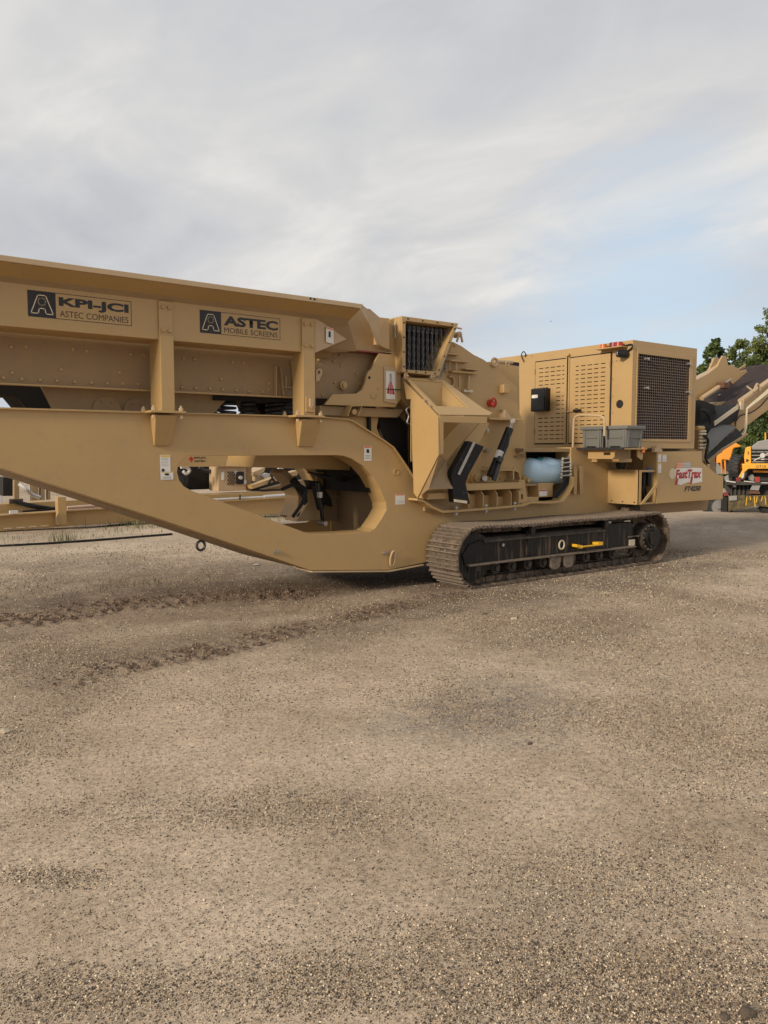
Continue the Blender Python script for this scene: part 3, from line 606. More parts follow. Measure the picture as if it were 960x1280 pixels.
# ---- posts between beam and hopper, with base plates and wedge brackets
def post(xl, xr, y0, y1, back_x, cover, base, wedge):
    Y0 = 7.46; xa, xb = at(xl, (y0 + y1) / 2, Y=Y0).x, at(xr, (y0 + y1) / 2, Y=Y0).x
    z0, z1 = 2.10, at(xl, y0, Y=Y0).z
    yb = at(back_x, (y0 + y1) / 2, X=xa).y
    po = MB().box(xa, xb, Y0, yb, z0, z1 + .02).build('post', 'tan_paint', Cr, 0.006)
    a, b_, c, d = pxq(*cover, 7.485)
    MB().box(xa, xb, 7.478, 7.498, c, d).build('cover_plate', 'tan_paint', po, 0.003)
    zz = [(xa + .035, d - .06), (xb - .035, d - .06), (xa + .035, c + .05), (xb - .035, c + .05)]
    bolts('bolt_heads', zz, po, 7.478, 0.022, 0.022)
    bp = MB().box(xa - .13, xb + .09, 7.40, YB + .33, 2.082, 2.104).build('base_plate', 'tan_paint', po, 0.003)
    b = MB()
    for qx in (xa - .09, xb + .05):
        for qy in (7.43, 7.72):
            b.cyl((qx, qy, 2.03), (qx, qy, 2.06), .018, 6); b.cyl((qx, qy, 2.104), (qx, qy, 2.135), .022, 6); b.cyl((qx, qy, 2.135), (qx, qy, 2.155), .012, 8)
    tag(b.build('base_bolts', 'tan_lit', bp), kind='stuff')
    wx0, wx1, wz = wedge; x0 = at(wx0, 522, Y=7.45).x; x1 = at(wx1, 522, Y=7.45).x; zb = at(wx0, wz, Y=7.58).z; sh = .03
    MB().hexa([(x0 + sh, 7.575, zb), (x1 - .02, 7.575, zb), (x1 - .02, YB, zb), (x0 + sh, YB, zb), (x0, 7.44, 2.06), (x1, 7.44, 2.06), (x1, YB, 2.06), (x0, YB, 2.06)]).build('wedge_bracket', 'tan_paint', po, 0.005)
    return po, xa, xb
p1 = post(201, 218, 421, 512, 187.5, (200, 377, 216, 420), None, (194, 221, 557))
p2 = post(379, 394, 439, 516, 365.5, (380, 399, 394, 438), None, (377, 401, 558))
a, b_, c, d = pxq(382, 495, 393, 515, 7.45)
lk_ = MB().box(a, b_, 7.44, 7.458, c, d).build('lock_plate', 'tan_paint', p2[0], 0.003)
MB().prism(T([(386, 498), (390, 500), (391, 506), (388, 511), (386, 508)], Y=7.44), 'Y', 7.41, 7.44).build('latch', 'tan_lit', p2[0], 0.003)
# lifting hook plate right of second post
b = MB(); b.prism(T([(395, 463), (399, 460), (403, 462), (403, 467), (399, 476), (395, 478)], Y=7.62), 'Y', 7.62, 7.66, [T([(397, 464), (400, 463), (400.5, 467), (397.5, 468)], Y=7.62)]); b.build('hook_plate', 'tan_lit', Cr, 0.003)
# ---- hopper
YH = 7.5
zt, zb = 3.197, 2.798; rz1, rz0 = 3.350, 3.300; XL = -1.3; xe = at(394, 420, Y=YH).x; xr = at(453, 380, Y=7.25).x
hop = MB().prism([(YH, zb), (YH, zt), (YH + .02, zt), (YH + .02, zb + .02), (YH + .385, zb + .02), (YH + .385, zb)], 'X', XL, xe).build('hopper', 'tan_paint', Cr, 0.006)
MB().prism([(YH + .02, zt - .004), (7.27, rz0), (7.29, rz0 + .02), (YH + .05, zt + .02)], 'X', XL, xe + .0).build('flare_panel', 'tan_paint', hop, 0.003)
MB().prism([(7.25, rz0), (7.25, rz1), (7.36, rz1), (7.36, rz1 - .012), (7.265, rz1 - .012), (7.265, rz0)], 'X', XL, xr).build('rim', 'tan_lit', hop, 0.004)
b = MB()
for x in np.arange(-1, 4.2, .62): b.cyl((x, 7.33, rz0 - .03), (x, 7.33, rz0 - .005), .013, 6)
tag(b.build('rim_bolts', 'tan_paint', hop), kind='stuff')
for x, y in ((388, 373), (393, 374)):
    p = at(x, y, Y=7.25); MB().cyl(p, p + Vector((0, -.004, 0)), .012, 8).build('rim_hole', 'cavity_dark', hop)
# inner sloping wall of the hopper, far wall and front closing
MB().prism([(7.36, rz1 - .02), (7.84, 2.80), (7.86, 2.80), (7.38, rz1 - .02)], 'X', XL, xr - .05).build('inner_wall', 'tan_shade', hop)
MB().prism([(YM - 7.25, rz1), (YM - 7.25, rz1 - .06), (YM - 7.5, 2.8), (YM - 7.52, 2.8), (YM - 7.36, rz1)], 'X', XL, xr).build('far_wall', 'tan_shade', hop)
# corner: rim end, bevelled wing plate, sloped skirts under the rim
zr = rz0
MB().prism([(7.27, zr - .002), (YH + .02, zt - .004), (YH + .05, zt + .02), (7.29, zr + .02)], 'X', xe + .002, xr - .01).build('corner_skirt', 'tan_paint', hop, 0.003)
MB().plate([(xe, YH + .03, zt), (xr - .02, YH + .03, zt), (xr + .22, 7.70, 2.90), (xr - .1, 7.72, 2.86), (xe, 7.66, 2.90)], .015).build('end_panel', 'tan_shade', hop)
MB().plate([(xe, 7.66, 2.92), (xr + .22, 7.72, 2.90), (xr + .22, 7.90, 2.93), (xe, 7.90, 2.93)], .01).build('end_soffit', 'tan_shade', hop)
q = [at(394, 396.5, Y=YH), at(433.5, 424, Y=7.60), at(394, 441, Y=YH)]
MB().plate(q, -0.012).build('gusset_plate', 'tan_lit', hop, 0.002)
q = [(xr - .01, 7.25, rz1), (xr + .10, 7.36, rz1 - .0), at(474.5, 396.5, Y=7.64), at(475, 425, Y=7.66), at(471.5, 433, Y=7.66), at(462, 406, Y=7.50), (xr - .01, 7.27, rz0)]
b = MB(); pts = [Vector(v) for v in q]; o2 = Vector((0.012, 0.01, 0)); vs = pts + [v + o2 for v in pts]; n_ = len(pts)
tr = [(0, 1, 6), (1, 5, 6), (1, 2, 5), (2, 3, 5), (3, 4, 5)]
b.add(vs, tr + [tuple(i + n_ for i in reversed(t)) for t in tr] + [(i, (i + 1) % n_, (i + 1) % n_ + n_, i + n_) for i in range(n_)]); b.build('wing_plate', 'tan_lit', hop)
MB().prism(T([(474, 396.5), (487, 398), (487, 437), (479, 434), (473, 430)], Y=7.66), 'Y', 7.66, 7.9).build('end_post', 'tan_paint', hop, 0.004)
MB().prism(T([(487, 400), (497, 396), (503, 399), (503, 440), (488, 440)], Y=7.76), 'Y', 7.76, 8.1).build('end_post', 'tan_paint', hop, 0.004)
b = MB(); b.box(*sorted([at(440, 438, Y=7.8).x, at(485, 438, Y=7.8).x]), 7.74, 7.90, 2.90, 2.915); b.build('dark_lip', 'dark_red', hop)
b = MB()
for i in range(5):
    c0 = at(494, 404 + i * 4.2, Y=7.72); b.tube([c0 + Vector((0.011 * cos(a) if i % 2 else 0, 0.0 if i % 2 else .011 * cos(a), 0.017 * sin(a))) for a in np.linspace(0, 2 * pi, 11)[:-1]], .005, 5, True)
b.build('safety_chain', 'galv', hop)
MB().prism(T([(450, 386), (462, 386), (476, 398), (480, 441), (430, 437), (430, 396)], Y=7.76), 'Y', 7.76, 7.80).build('corner_plate', 'tan_shade', hop)
MB().prism(T([(395, 486), (482, 488), (482, 514), (395, 512)], Y=8.25), 'Y', 8.25, 8.9).build('spring_dark_block', 'cavity_dark', Cr)  # black block added to fill the gap below the feeder with dark
MB().prism([(7.82, 1.2), (9.2, 1.2), (9.2, 2.35), (7.82, 2.35)], 'X', 5.50, 5.53).build('feed_dark_sheet', 'cavity_dark', Cr)  # black sheet added before the sunlit box face so the recess reads dark
MB().prism(T([(470, 520), (482, 512), (497, 513), (512, 528), (517, 560), (517, 600), (498, 575), (486, 560)], Y=7.93), 'Y', 7.93, 7.95).build('feed_dark_sheet', 'cavity_dark', Cr)  # flat black sheet standing in for the recess's darkness
# ---- vibrating feeder behind the posts
YF = 7.9; fz = 2.334
fx0, fx1 = XL, at(474, 470, Y=YF).x
fdr = MB().box(fx0, fx1, YF, YF + .03, fz, 2.96).build('feeder', 'tan_shade', Cr, 0.003)
MB().box(fx0, at(365, 497, Y=YF).x, YF - .06, YF, fz - .018, fz).build('feeder_lip', 'tan_paint', fdr, 0.002)
bp = [(14, 434), (32, 434), (91, 437), (108, 439), (163, 443), (180, 444), (229, 448), (243, 449), (290, 453), (304, 454)]
bp += [(76, 462), (149, 466), (276, 474)]
bp += [(15, 466), (4, 472), (27, 474), (50, 475), (71, 476), (93, 477.5), (114, 478.5), (134, 479.5), (153, 480), (172, 480.5), (227, 484), (244, 485), (262, 486), (278, 487), (295, 488), (311, 489.5), (328, 490), (335, 487), (335, 479)]
bolts('bolt_heads', [(at(x, y, Y=YF).x, at(x, y, Y=YF).z) for x, y in bp], fdr, YF, .020, .016)
bp = [(398, 450), (417, 452), (425, 444), (426, 457), (445, 467), (418, 478), (432, 479), (449, 480), (398, 476), (403, 494)]
bolts('bolt_heads', [(at(x, y, Y=YF).x, at(x, y, Y=YF).z) for x, y in bp], fdr, YF, .017, .02)
p = at(427, 482, Y=YF); MB().cyl(p, p + Vector((0, -.05, 0)), .05, 14).cyl(p, p + Vector((0, -.075, 0)), .028, 6).build('pivot_boss', 'tan_paint', fdr)
MB().strip(T([(344, 459), (344, 495)], Y=YF - .02), .012, YF - .06, YF).build('stiffener', 'tan_lit', fdr)
MB().strip(T([(350, 459), (354, 495)], Y=YF - .02), .012, YF - .05, YF).build('stiffener', 'tan_paint', fdr)
b = MB(); a = at(351, 465, Y=YF); b.box(a.x - .01, a.x + .14, YF - .05, YF - .02, 2.43, 2.44); b.cyl((a.x + .05, YF - .03, 2.40), (a.x + .05, YF - .03, 2.56), .008, 6); b.build('adjuster', 'tan_lit', fdr)
MB().prism(T([(364, 451), (380, 452), (380, 500), (368, 500)], Y=YF - .02), 'Y', YF - .02, YF).build('doubler_plate', 'tan_paint', fdr)
# saddle plate with its reflector
sp = MB().prism(T([(474, 441), (495, 439), (501, 447), (501, 499), (494, 509), (406, 506), (415.6, 493), (446, 492), (453, 487), (457, 477), (458, 471), (460.6, 464), (464, 462), (468, 454)], Y=7.74), 'Y', 7.74, 7.78).build('saddle_plate', 'tan_paint', Cr, 0.004)
p = at(461.5, 472, Y=7.74); MB().cyl(p, p + Vector((0, -.004, 0)), .018, 10).build('pin_hole', 'cavity_dark', sp)
bolts('bolt_heads', [(at(x, y, Y=7.74).x, at(x, y, Y=7.74).z) for x, y in ((496, 448), (496, 458), (472.5, 486), (482, 460), (494, 461), (482, 500), (494, 500))], sp, 7.74, .012, .012)
b = MB(); p = at(467, 495, Y=7.74)
b.tube([p + Vector((.045 * cos(a), -.005, .045 * sin(a) + .02)) for a in np.linspace(pi, 2 * pi, 10)], .006, 5); b.build('weld_ring', 'tan_lit', sp)
MB().prism(T([(480, 458), (496, 460), (496, 505), (480, 502)], Y=7.73), 'Y', 7.725, 7.738).build('sign_back', 'tan_lit', sp, 0.002)
x0, x1, z0, z1 = pxq(482.5, 464, 494, 499, 7.72)
MB().box(x0, x1, 7.720, 7.724, z0, z1).build('reflector_sign', 'white_print', sp)
xm = (x0 + x1) / 2
MB().prism([(x0 + .012, z0 + .07), (x1 - .01, z0 + .06), (xm + .02, z1 - .13), (xm - .02, z1 - .13)], 'Y', 7.716, 7.7195).build('red_triangle', 'red_print', sp)
MB().prism([(xm - .015, z1 - .03), (xm + .012, z1 - .03), (xm + .022, z1 - .13), (xm - .02, z1 - .13)], 'Y', 7.716, 7.7195).build('grey_triangle', 'grey_print', sp)
MB().box(x0, x1 + .08, 7.708, 7.7145, z0 + .115, z0 + .125).build('strap', 'black_print', sp)
for s_ in (-.016, .016): MB().box(xm + s_ - .003, xm + s_ + .003, 7.7125, 7.7155, z0 + .07, z1 - .07).build('sign_line', 'white_print', sp)
# lower feeder frame and bracket under the saddle
MB().prism(T([(400, 507), (505, 512), (497, 522), (400, 519)], Y=7.80), 'Y', 7.80, 8.3).build('feeder_frame', 'tan_shade', Cr, 0.004)
MB().prism(T([(398, 513), (474, 516), (471, 535), (480, 556), (440, 545), (400, 530)], Y=7.88), 'Y', 7.88, 7.92).build('frame_plate', 'tan_paint', Cr, 0.003)
b = MB(); b.strip(T([(432, 520), (437, 507), (451, 507), (446, 520)], Y=7.72), .012, 7.68, 7.80); b.build('bracket', 'tan_paint', Cr)
p = at(441, 515, Y=7.74); MB().cyl(p, p + Vector((0, -.04, 0)), .035, 8).build('bracket_bolt', 'tan_paint', Cr)
# lower panels seen between feeder and beam
MB().prism(T([(50, 480), (190, 488), (290, 492), (265, 519), (67, 514)], Y=8.05), 'Y', 8.05, 8.09).build('drive_panel', 'tan_shade', Cr)
MB().prism(T([(-60, 476), (50, 480), (67, 515), (34, 512), (18, 493), (-60, 492)], Y=8.3), 'Y', 8.3, 8.9).build('feeder_grease_box', 'cavity_dark', Cr)
for x, y in ((133, 513), (170, 515)):
    p = at(x, y, Y=8.05); b = MB(); b.cyl(p, p + Vector((0, -.03, 0)), .14, 22); 
    for k in range(6): a = 2 * pi * k / 6; b.cyl(p + Vector((.095 * cos(a), -.03, .095 * sin(a))), p + Vector((.095 * cos(a), -.045, .095 * sin(a))), .014, 6)
    b.build('bearing_cover', 'tan_shade', Cr)
MB().prism(T([(268, 494), (366, 497), (366, 503), (268, 500)], Y=8.0), 'Y', 8.0, 8.9).build('spring_seat', 'cavity_dark', Cr)
for cx_, rr_ in ((283, .10), (309, .09), (345, .11), (357, .11)):
    p = at(cx_, 510, Y=8.15); b = MB(); pts = [p + Vector((rr_ * cos(t), rr_ * sin(t), -.10 + t / (2 * pi) * .052)) for t in np.linspace(0, 2 * pi * 4.2, 70)]
    b.tube(pts, .016, 7); b.build('coil_spring', 'dark_steel', Cr)
MB().prism(T([(318, 503), (367, 504), (367, 522), (330, 521), (322, 512)], Y=8.4), 'Y', 8.4, 8.9).build('spring_dark_block', 'cavity_dark', Cr)
# ---- crusher box
YC = 7.78
body = MB().prism(T([(503, 471), (551, 472), (566, 427), (577, 432.5), (592.5, 443.5), (604, 449), (619, 459.5), (646, 484), (649, 515), (656, 530), (659, 600), (662, 632), (530, 632), (519, 600), (519, 520), (503, 500)], Y=YC), 'Y', YC, YM - YC).build('crusher_box', 'tan_paint', Cr, 0.006)
MB().prism(T([(612, 452), (649, 458), (650, 560), (612, 560)], Y=7.98), 'Y', 7.98, 9.0).build('rear_box', 'tan_paint', Cr, 0.005)
MB().prism(T([(470, 500), (520, 500), (520, 600), (505, 600), (488, 558), (470, 545)], Y=8.6), 'Y', 8.6, 8.9).build('jaw_dark_backing', 'cavity_dark', Cr)  # black backing added so the opening by the jaw reads dark
MB().prism(T([(492, 512), (507, 510), (524, 520), (524, 555), (508, 528)], Y=7.9), 'Y', 7.9, 7.94).build('side_web', 'tan_shade', Cr, 0.003)
MB().prism(T([(488, 445), (512, 445), (512, 512), (500, 520), (488, 505)], Y=7.9), 'Y', 7.9, 8.4).build('front_web', 'tan_shade', Cr, 0.003)
for k, (a, c) in enumerate((((508, 512), (512, 600)), ((511, 510), (514, 602)), ((514, 514), (516, 604)))):
    b = MB(); b.tube(curve_pts([at(*a, Y=7.80), at(a[0] + 1, 540, Y=7.82), at((a[0] + c[0]) / 2 - 1, 570, Y=7.82), at(*c, Y=7.80)]), .010, 6); b.build('hydraulic_hose', 'rubber', Cr)
b = MB(); b.tube(curve_pts([at(514, 508, Y=7.7), at(508, 512, Y=7.7), at(511, 520, Y=7.7), at(509, 528, Y=7.7), at(514, 530, Y=7.7)]), .012, 6); b.build('hydraulic_hose', 'galv', Cr)
# bolts, clevises and toggle hardware on the crusher box
for nm, pts, th in (('clamp_bar', [(558, 450), (581, 453)], .022), ('clamp_bar', [(553, 442), (570, 446)], .016), ('clamp_bar', [(560, 464), (592, 469)], .02), ('clamp_bar', [(576, 461), (594, 464)], .014)):
    a, c = at(*pts[0], Y=YC), at(*pts[1], Y=YC); b = MB(); b.box(a.x, c.x, YC - .09, YC, a.z - th, a.z); b.build(nm, 'tan_paint', body, 0.003)
for a, c, r_ in (((570, 453), (569.5, 464), .016), ((586, 470), (585, 487), .024), ((574, 470), (574, 484), .014), ((562, 452), (562, 463), .012)):
    b = MB(); b.cyl(at(*a, Y=YC - .05), at(*c, Y=YC - .05), r_, 10); b.build('tie_rod', 'tan_paint', body)
b = MB(); p = at(563, 476, Y=YC - .03)
b.tube(curve_pts([p + Vector(v) for v in ((-.03, 0, .055), (.03, 0, .05), (.065, 0, 0), (.05, 0, -.06), (-.01, 0, -.07))]), .017, 8); b.build('lifting_hook', 'tan_paint', body)
a, c = at(577, 487, Y=YC), at(588, 491, Y=YC); MB().box(a.x, c.x, YC - .05, YC, c.z, a.z).build('name_plate', 'cream', body, 0.002)
a, c = at(623.5, 481, Y=YC), at(631, 492, Y=YC); MB().box(a.x, c.x, YC - .10, YC, c.z, a.z).build('junction_box', 'tan_paint', body, 0.006)
b = MB(); p = at(613, 504, Y=YC); b.cyl(p + Vector((-.02, 0, 0)), p + Vector((-.02, -.04, 0)), .05, 12); b.cyl(p + Vector((-.02, -.04, -.01)), p + Vector((.0, -.09, -.03)), .034, 10, .042); b.tube(curve_pts([p + Vector((-.05, -.06, .04)), p + Vector((-.02, -.09, .06)), p + Vector((.03, -.08, .01)), p + Vector((.03, -.06, -.05))]), .013, 6); b.build('stop_button', 'red_plastic', body)
for x, y, r_ in ((617, 453, .05), (633, 455, .028)):
    p = at(x, y, Y=YC); b = MB(); b.tube([p + Vector((r_ * cos(t), -.02, r_ * sin(t))) for t in np.linspace(0, 2 * pi, 15)[:-1]], r_ * .38, 8, True); b.build('lifting_lug', 'tan_lit', body)
b = MB(); a = at(618, 452, Y=8.0); c = at(640, 453, Y=8.0); b.cyl(a, c, .03, 10); b.build('roof_pipe', 'tan_lit', body)
b = MB(); a = at(624, 449, Y=8.2); c = at(649, 456, Y=8.2); b.box(a.x, c.x, 8.2, 8.6, c.z - .03, a.z - .02); b.build('roof_recess', 'black_paint', body)
b = MB(); b.prism(T([(632, 512), (641, 524.5), (631, 523.5)], Y=7.66), 'Y', 7.66, 7.78); b.build('ledge_gusset', 'tan_lit', body)
a, c = at(612, 525, Y=7.64), at(654, 525, Y=7.64); b = MB(); b.box(a.x, c.x, 7.64, YC, 2.135, 2.165); b.build('ledge', 'tan_paint', body, 0.004)
b = MB(); p = at(575, 418, Y=7.7); b.cyl(p, p + Vector((0, .1, 0)), .04, 10); b.tube(curve_pts([at(571, 427, Y=7.7), at(575, 417, Y=7.7), at(578, 428, Y=7.7)]), .016, 7); b.build('mast_shackle', 'tan_lit', body); b = MB(); b.cyl(at(568, 409, Y=7.6), at(577, 411, Y=7.6), .012, 7); b.build('mast_pin', 'tan_lit', body)
bolts('bolt_heads', [(at(x, y, Y=YC).x, at(x, y, Y=YC).z) for x, y in ((568, 432), (624, 517), (632, 551), (603, 534), (604, 563), (603, 569), (604, 583), (609, 586), (612, 598), (625, 598), (636, 598), (642, 586))], body, YC, .018, .016)
for x, y in ((605, 538), (606, 563)):
    p = at(x, y, Y=YC); b = MB(); b.cyl(p, p + Vector((0, -.08, 0)), .02, 8); b.cyl(p + Vector((0, -.05, 0)), p + Vector((0, -.07, 0)), .035, 6); b.build('tension_bolt', 'steel', body)
a, c = at(647, 560, Y=YC), at(654, 567, Y=YC); MB().box(a.x, c.x, YC - .04, YC, c.z, a.z).build('sensor_box', 'cream', body, 0.003)
a, c = at(643, 570, Y=YC), at(654, 571, Y=YC); MB().box(a.x, c.x, YC - .05, YC, a.z - .02, a.z).build('sensor_bracket', 'tan_shade', body, 0.002)
p = at(591, 597, Y=YC); MB().cyl(p, p + Vector((0, -.10, 0)), .055, 14).cyl(p, p + Vector((0, -.06, 0)), .09, 16).build('pivot_shaft', 'tan_paint', body)
p = at(655, 600, Y=YC); MB().cyl(p, p + Vector((0, -.06, 0)), .07, 16).cyl(p, p + Vector((0, -.10, 0)), .035, 10).build('pivot_shaft', 'tan_paint', body)
b = MB(); b.strip(T([(606, 587), (641, 586.5), (647, 590), (649, 600), (649, 626)], Y=7.7), .02, 7.66, YC); b.build('guard_edge', 'tan_paint', body, 0.002)
b = MB(); b.prism(T([(640, 588), (641.5, 588), (641.5, 609), (640, 609)], Y=7.68), 'Y', 7.66, YC); b.build('guard_rib', 'tan_lit', body)
# hydraulic ram and its hose
ram = MB().cyl(at(637, 536, Y=7.6), at(613, 595, Y=7.6), .055, 18).build('hydraulic_ram', 'black_paint', Cr)
MB().cyl(at(641, 526, Y=7.6), at(637, 536, Y=7.6), .024, 10).build('ram_rod', 'steel', ram)
b = MB(); b.cyl(at(625, 575, Y=7.52), at(617, 600, Y=7.52), .034, 12); b.cyl(at(623, 578, Y=7.5), at(626, 572, Y=7.5), .045, 8); b.tube(curve_pts([at(637, 540, Y=7.52), at(635, 556, Y=7.5), at(628, 572, Y=7.5)]), .012, 6); b.build('accumulator', 'dark_steel', ram)
b = MB(); a = at(625.4, 564.5, Y=7.6); c = at(621.6, 573.8, Y=7.6); b.cyl(a, c, .0565, 18); b.build('ram_sticker', 'white_print', ram)
b = MB(); b.cyl(at(641, 526, Y=7.52), at(641, 526, Y=7.7), .035, 10); b.build('ram_pin', 'steel', ram); b = MB(); b.cyl(at(606, 598, Y=7.52), at(606, 598, Y=7.78), .035, 10); b.build('ram_pin', 'steel', ram)
# ---- chain curtain window
YW = 7.60
wo = [(502.5, 395), (573, 404.3), (549, 470), (503, 465)]; wi = [(507, 401), (567.5, 408.2), (545, 464.5), (507, 462)]
win = MB().prism(T(wo, Y=YW), 'Y', YW, YW + .03, [T(wi, Y=YW)]).build('inspection_frame', 'tan_paint', Cr, 0.003)
lo_, li_ = T(wo, Y=YW), T(wi, Y=YW)
b = MB(); b.prism([(x, z) for x, z in lo_], 'Y', YW + .03, YW + .28, [li_]); b.build('inspection_box', 'tan_paint', win)
MB().prism(lo_, 'Y', YW + .282, YW + .34).build('back_plate', 'cavity_dark', win)
bl_ = []
for i in range(4):
    A, B = Vector(wo[i]), Vector(wo[(i + 1) % 4]); Ai, Bi = Vector(wi[i]), Vector(wi[(i + 1) % 4])
    for t in (0.08, .36, .64, .92):
        m_ = (A.lerp(B, t) + Ai.lerp(Bi, t)) / 2; q = at(m_.x, m_.y, Y=YW); bl_.append((q.x, q.z))
bolts('bolt_heads', bl_, win, YW, .011, .01, 'black_paint')
b = MB(); ca = at(509, 408, Y=7.74); cb = at(556, 414, Y=7.74); b.box(ca.x - .02, cb.x + .02, 7.73, 7.76, at(530, 410, Y=7.74).z - .06, at(530, 410, Y=7.74).z); b.build('chain_bar', 'dark_steel', win)
for k in range(9):
    x = ca.x + .01 + k * (cb.x - ca.x - .03) / 8; b = MB()
    for j in range(12):
        zc = at(530, 411, Y=7.73).z - j * .046; yc = 7.71 + .004 * random.random(); r1 = .015; jx = random.uniform(-.003, .003)
        pts = [Vector((x + jx + (r1 * cos(t) if j % 2 else 0), yc + (0 if j % 2 else r1 * cos(t)), zc + .030 * sin(t))) for t in np.linspace(0, 2 * pi, 9)[:-1]]
        b.tube(pts, .0058, 5, True)
    b.build('chain', 'chain_steel', win)
for x, y in ((507.5, 470), (540.5, 471)):
    p = at(x, y, Y=7.59); b = MB(); b.tube([p + Vector((.024 * cos(t), 0, .03 * sin(t))) for t in np.linspace(0, 2 * pi, 12)[:-1]], .011, 6, True); b.cyl(p + Vector((-.02, -.01, 0)), p + Vector((.03, -.01, 0)), .012, 8); b.build('hinge_shackle', 'tan_lit', win)
# ---- side chute with tilted mouth
P0 = Vector((5.9, 7.0, 2.06)); NR = Vector((0, -.87, 1)).normalized()
mo = [atp(x, y, P0, NR) for x, y in ((507, 473), (553, 475.5), (603, 511), (611, 515), (615, 517), (611, 520), (549, 519.5))]
mi = [atp(x, y, P0, NR) for x, y in ((513, 475.5), (552.5, 479), (584, 510), (545, 508.5))]
ch = MB().plate(mo, .014 if True else 0, [mi]).build('side_chute', 'tan_paint', Cr, 0.003)
XC = 5.93
wl = [at(x, y, X=XC) for x, y in ((506, 476), (549, 520.5), (549.5, 569), (523, 622.5), (518.5, 616), (515, 499), (509.5, 499))]
MB().plate(wl, .02).build('chute_wall', 'tan_paint', ch, 0.003)
dn = Vector((0, 0, -1))
bl2, br2, fr2, flf = mi[0], mi[1], mi[2], mi[3]
MB().plate([bl2, br2, br2 + dn * 1.0, bl2 + dn * 1.0], .015).build('chute_wall', 'tan_paint', ch)
MB().plate([br2, fr2, fr2 + dn * .10 + Vector((0, 0.02, 0)), br2 + dn * .75 + Vector((.0, 0, 0))], .015).build('chute_wall', 'tan_paint', ch)
# near edge frame: top band and left leg
x0, x1, z0, z1 = pxq(549, 519.8, 609, 528.5, 7.0)
MB().box(XC + .005, x1, 7.0, 7.03, z0 - .0, z1 - .005).build('chute_band', 'tan_paint', ch, 0.003)
zz0 = at(552, 568, Y=7.0).z
MB().box(XC + .005, at(554.5, 540, Y=7.0).x, 7.0, 7.03, zz0, z0).build('chute_leg', 'tan_paint', ch, 0.003)
bolts('bolt_heads', [], ch) if False else None
b = MB()
for x, y in ((553, 512.5), (571, 513.5), (587, 514.5)):
    p = atp(x, y, P0, NR); b.cyl(p, p + NR * .012, .012, 8)
tag(b.build('flange_bolts', 'dark_steel', ch), kind='stuff')
# latch tabs along the left lip
b = MB(); 
for x, y in ((529, 499), (536, 506)): p = atp(x, y, P0, NR); b.box(p.x - .03, p.x + .0, p.y - .05, p.y + .05, p.z - .03, p.z - .005)
b.build('lip_tab', 'tan_lit', ch)
# lower apron plates
ap = [at(549, 569, X=XC), at(557, 575, Y=7.45), at(568, 592, Y=7.6), at(566, 611, Y=7.25), at(536, 611, X=XC + .02), at(523, 622, X=XC)]
b = MB(); pv = [Vector(p) for p in ap]; back = [p + Vector((0.02, .03, 0)) for p in pv]; n_ = len(pv); tr = [(0, 1, 4), (1, 2, 3), (1, 3, 4), (0, 4, 5)]
b.add(pv + back, tr + [tuple(i + n_ for i in reversed(t)) for t in tr] + [(i, (i + 1) % n_, (i + 1) % n_ + n_, i + n_) for i in range(n_)]); b.build('apron_plate', 'tan_shade', ch)
x0 = at(531, 618, Y=7.4).x; x1 = at(566, 618, Y=7.3).x
MB().prism([(7.36, 1.19), (7.58, 1.24), (7.58, 1.13), (7.36, 1.115)], 'X', x0 + .02, x1).build('apron_lip', 'tan_paint', ch, 0.004)
MB().prism(T([(556, 527), (566, 527), (564, 540), (556, 540)], Y=7.55), 'Y', 7.55, 7.6).build('rubber_tab', 'rubber', ch)
MB().prism(T([(600, 529), (612, 529), (600, 552), (590, 560), (566, 590), (558, 577)], Y=7.5), 'Y', 7.5, 7.53).build('slope_plate', 'tan_paint', ch, 0.003)
# rubber flap
flp = MB().prism(T([(586.5, 551), (605.5, 558), (586, 594), (582.5, 604), (588, 630), (567.5, 628), (564, 596), (566, 588)], Y=7.26), 'Y', 7.26, 7.36).build('rubber_flap', 'rubber', Cr, 0.012)
b = MB(); p_ = T([(591.5, 552.5), (594.5, 553.5), (575, 594), (572, 592.5)], Y=7.245); b.prism(p_, 'Y', 7.245, 7.258); b.build('clamp_strip', 'steel', flp)
b = MB(); p_ = T([(568, 624), (584, 626), (584, 629.5), (568.5, 627.5)], Y=7.245); b.prism(p_, 'Y', 7.245, 7.258); b.build('clamp_strip', 'cream', flp)
# ---- curved bottom ledge, ribs and bolts below crusher box
lp = T([(522, 623), (531, 625.5), (541, 632.5), (554, 638.5), (572, 637.5), (620, 634), (655, 630.5), (664, 627), (692, 627), (704, 625), (711, 616), (716, 606), (716.5, 596)], Y=7.42)
led = MB().strip([tuple(p) for p in lp], .028, 7.42, YB).build('base_ledge', 'tan_paint', Cr, 0.003)
for x in (570, 607, 643):
    y = {570: 640, 607: 637, 643: 634}[x]; p = at(x, y, Y=7.5); b = MB(); b.cyl(p + Vector((0, 0, -.045)), p + Vector((0, 0, .075)), .016, 8)
    b.cyl(p + Vector((0, 0, -.03)), p + Vector((0, 0, -.005)), .03, 6); b.cyl(p + Vector((0, 0, .045)), p + Vector((0, 0, .065)), .03, 6); b.build('anchor_bolt', 'galv', led)
x0 = at(583, 606, Y=7.45).x; x1 = at(656, 606, Y=7.45).x; zt_ = at(620, 604, Y=7.45).z; zb_ = at(620, 612, Y=7.45).z; zl = at(620, 633, Y=7.45).z
MB().box(x0, x1, 7.46, YC, zb_, zt_).build('rib_rail', 'tan_paint', Cr, 0.003)
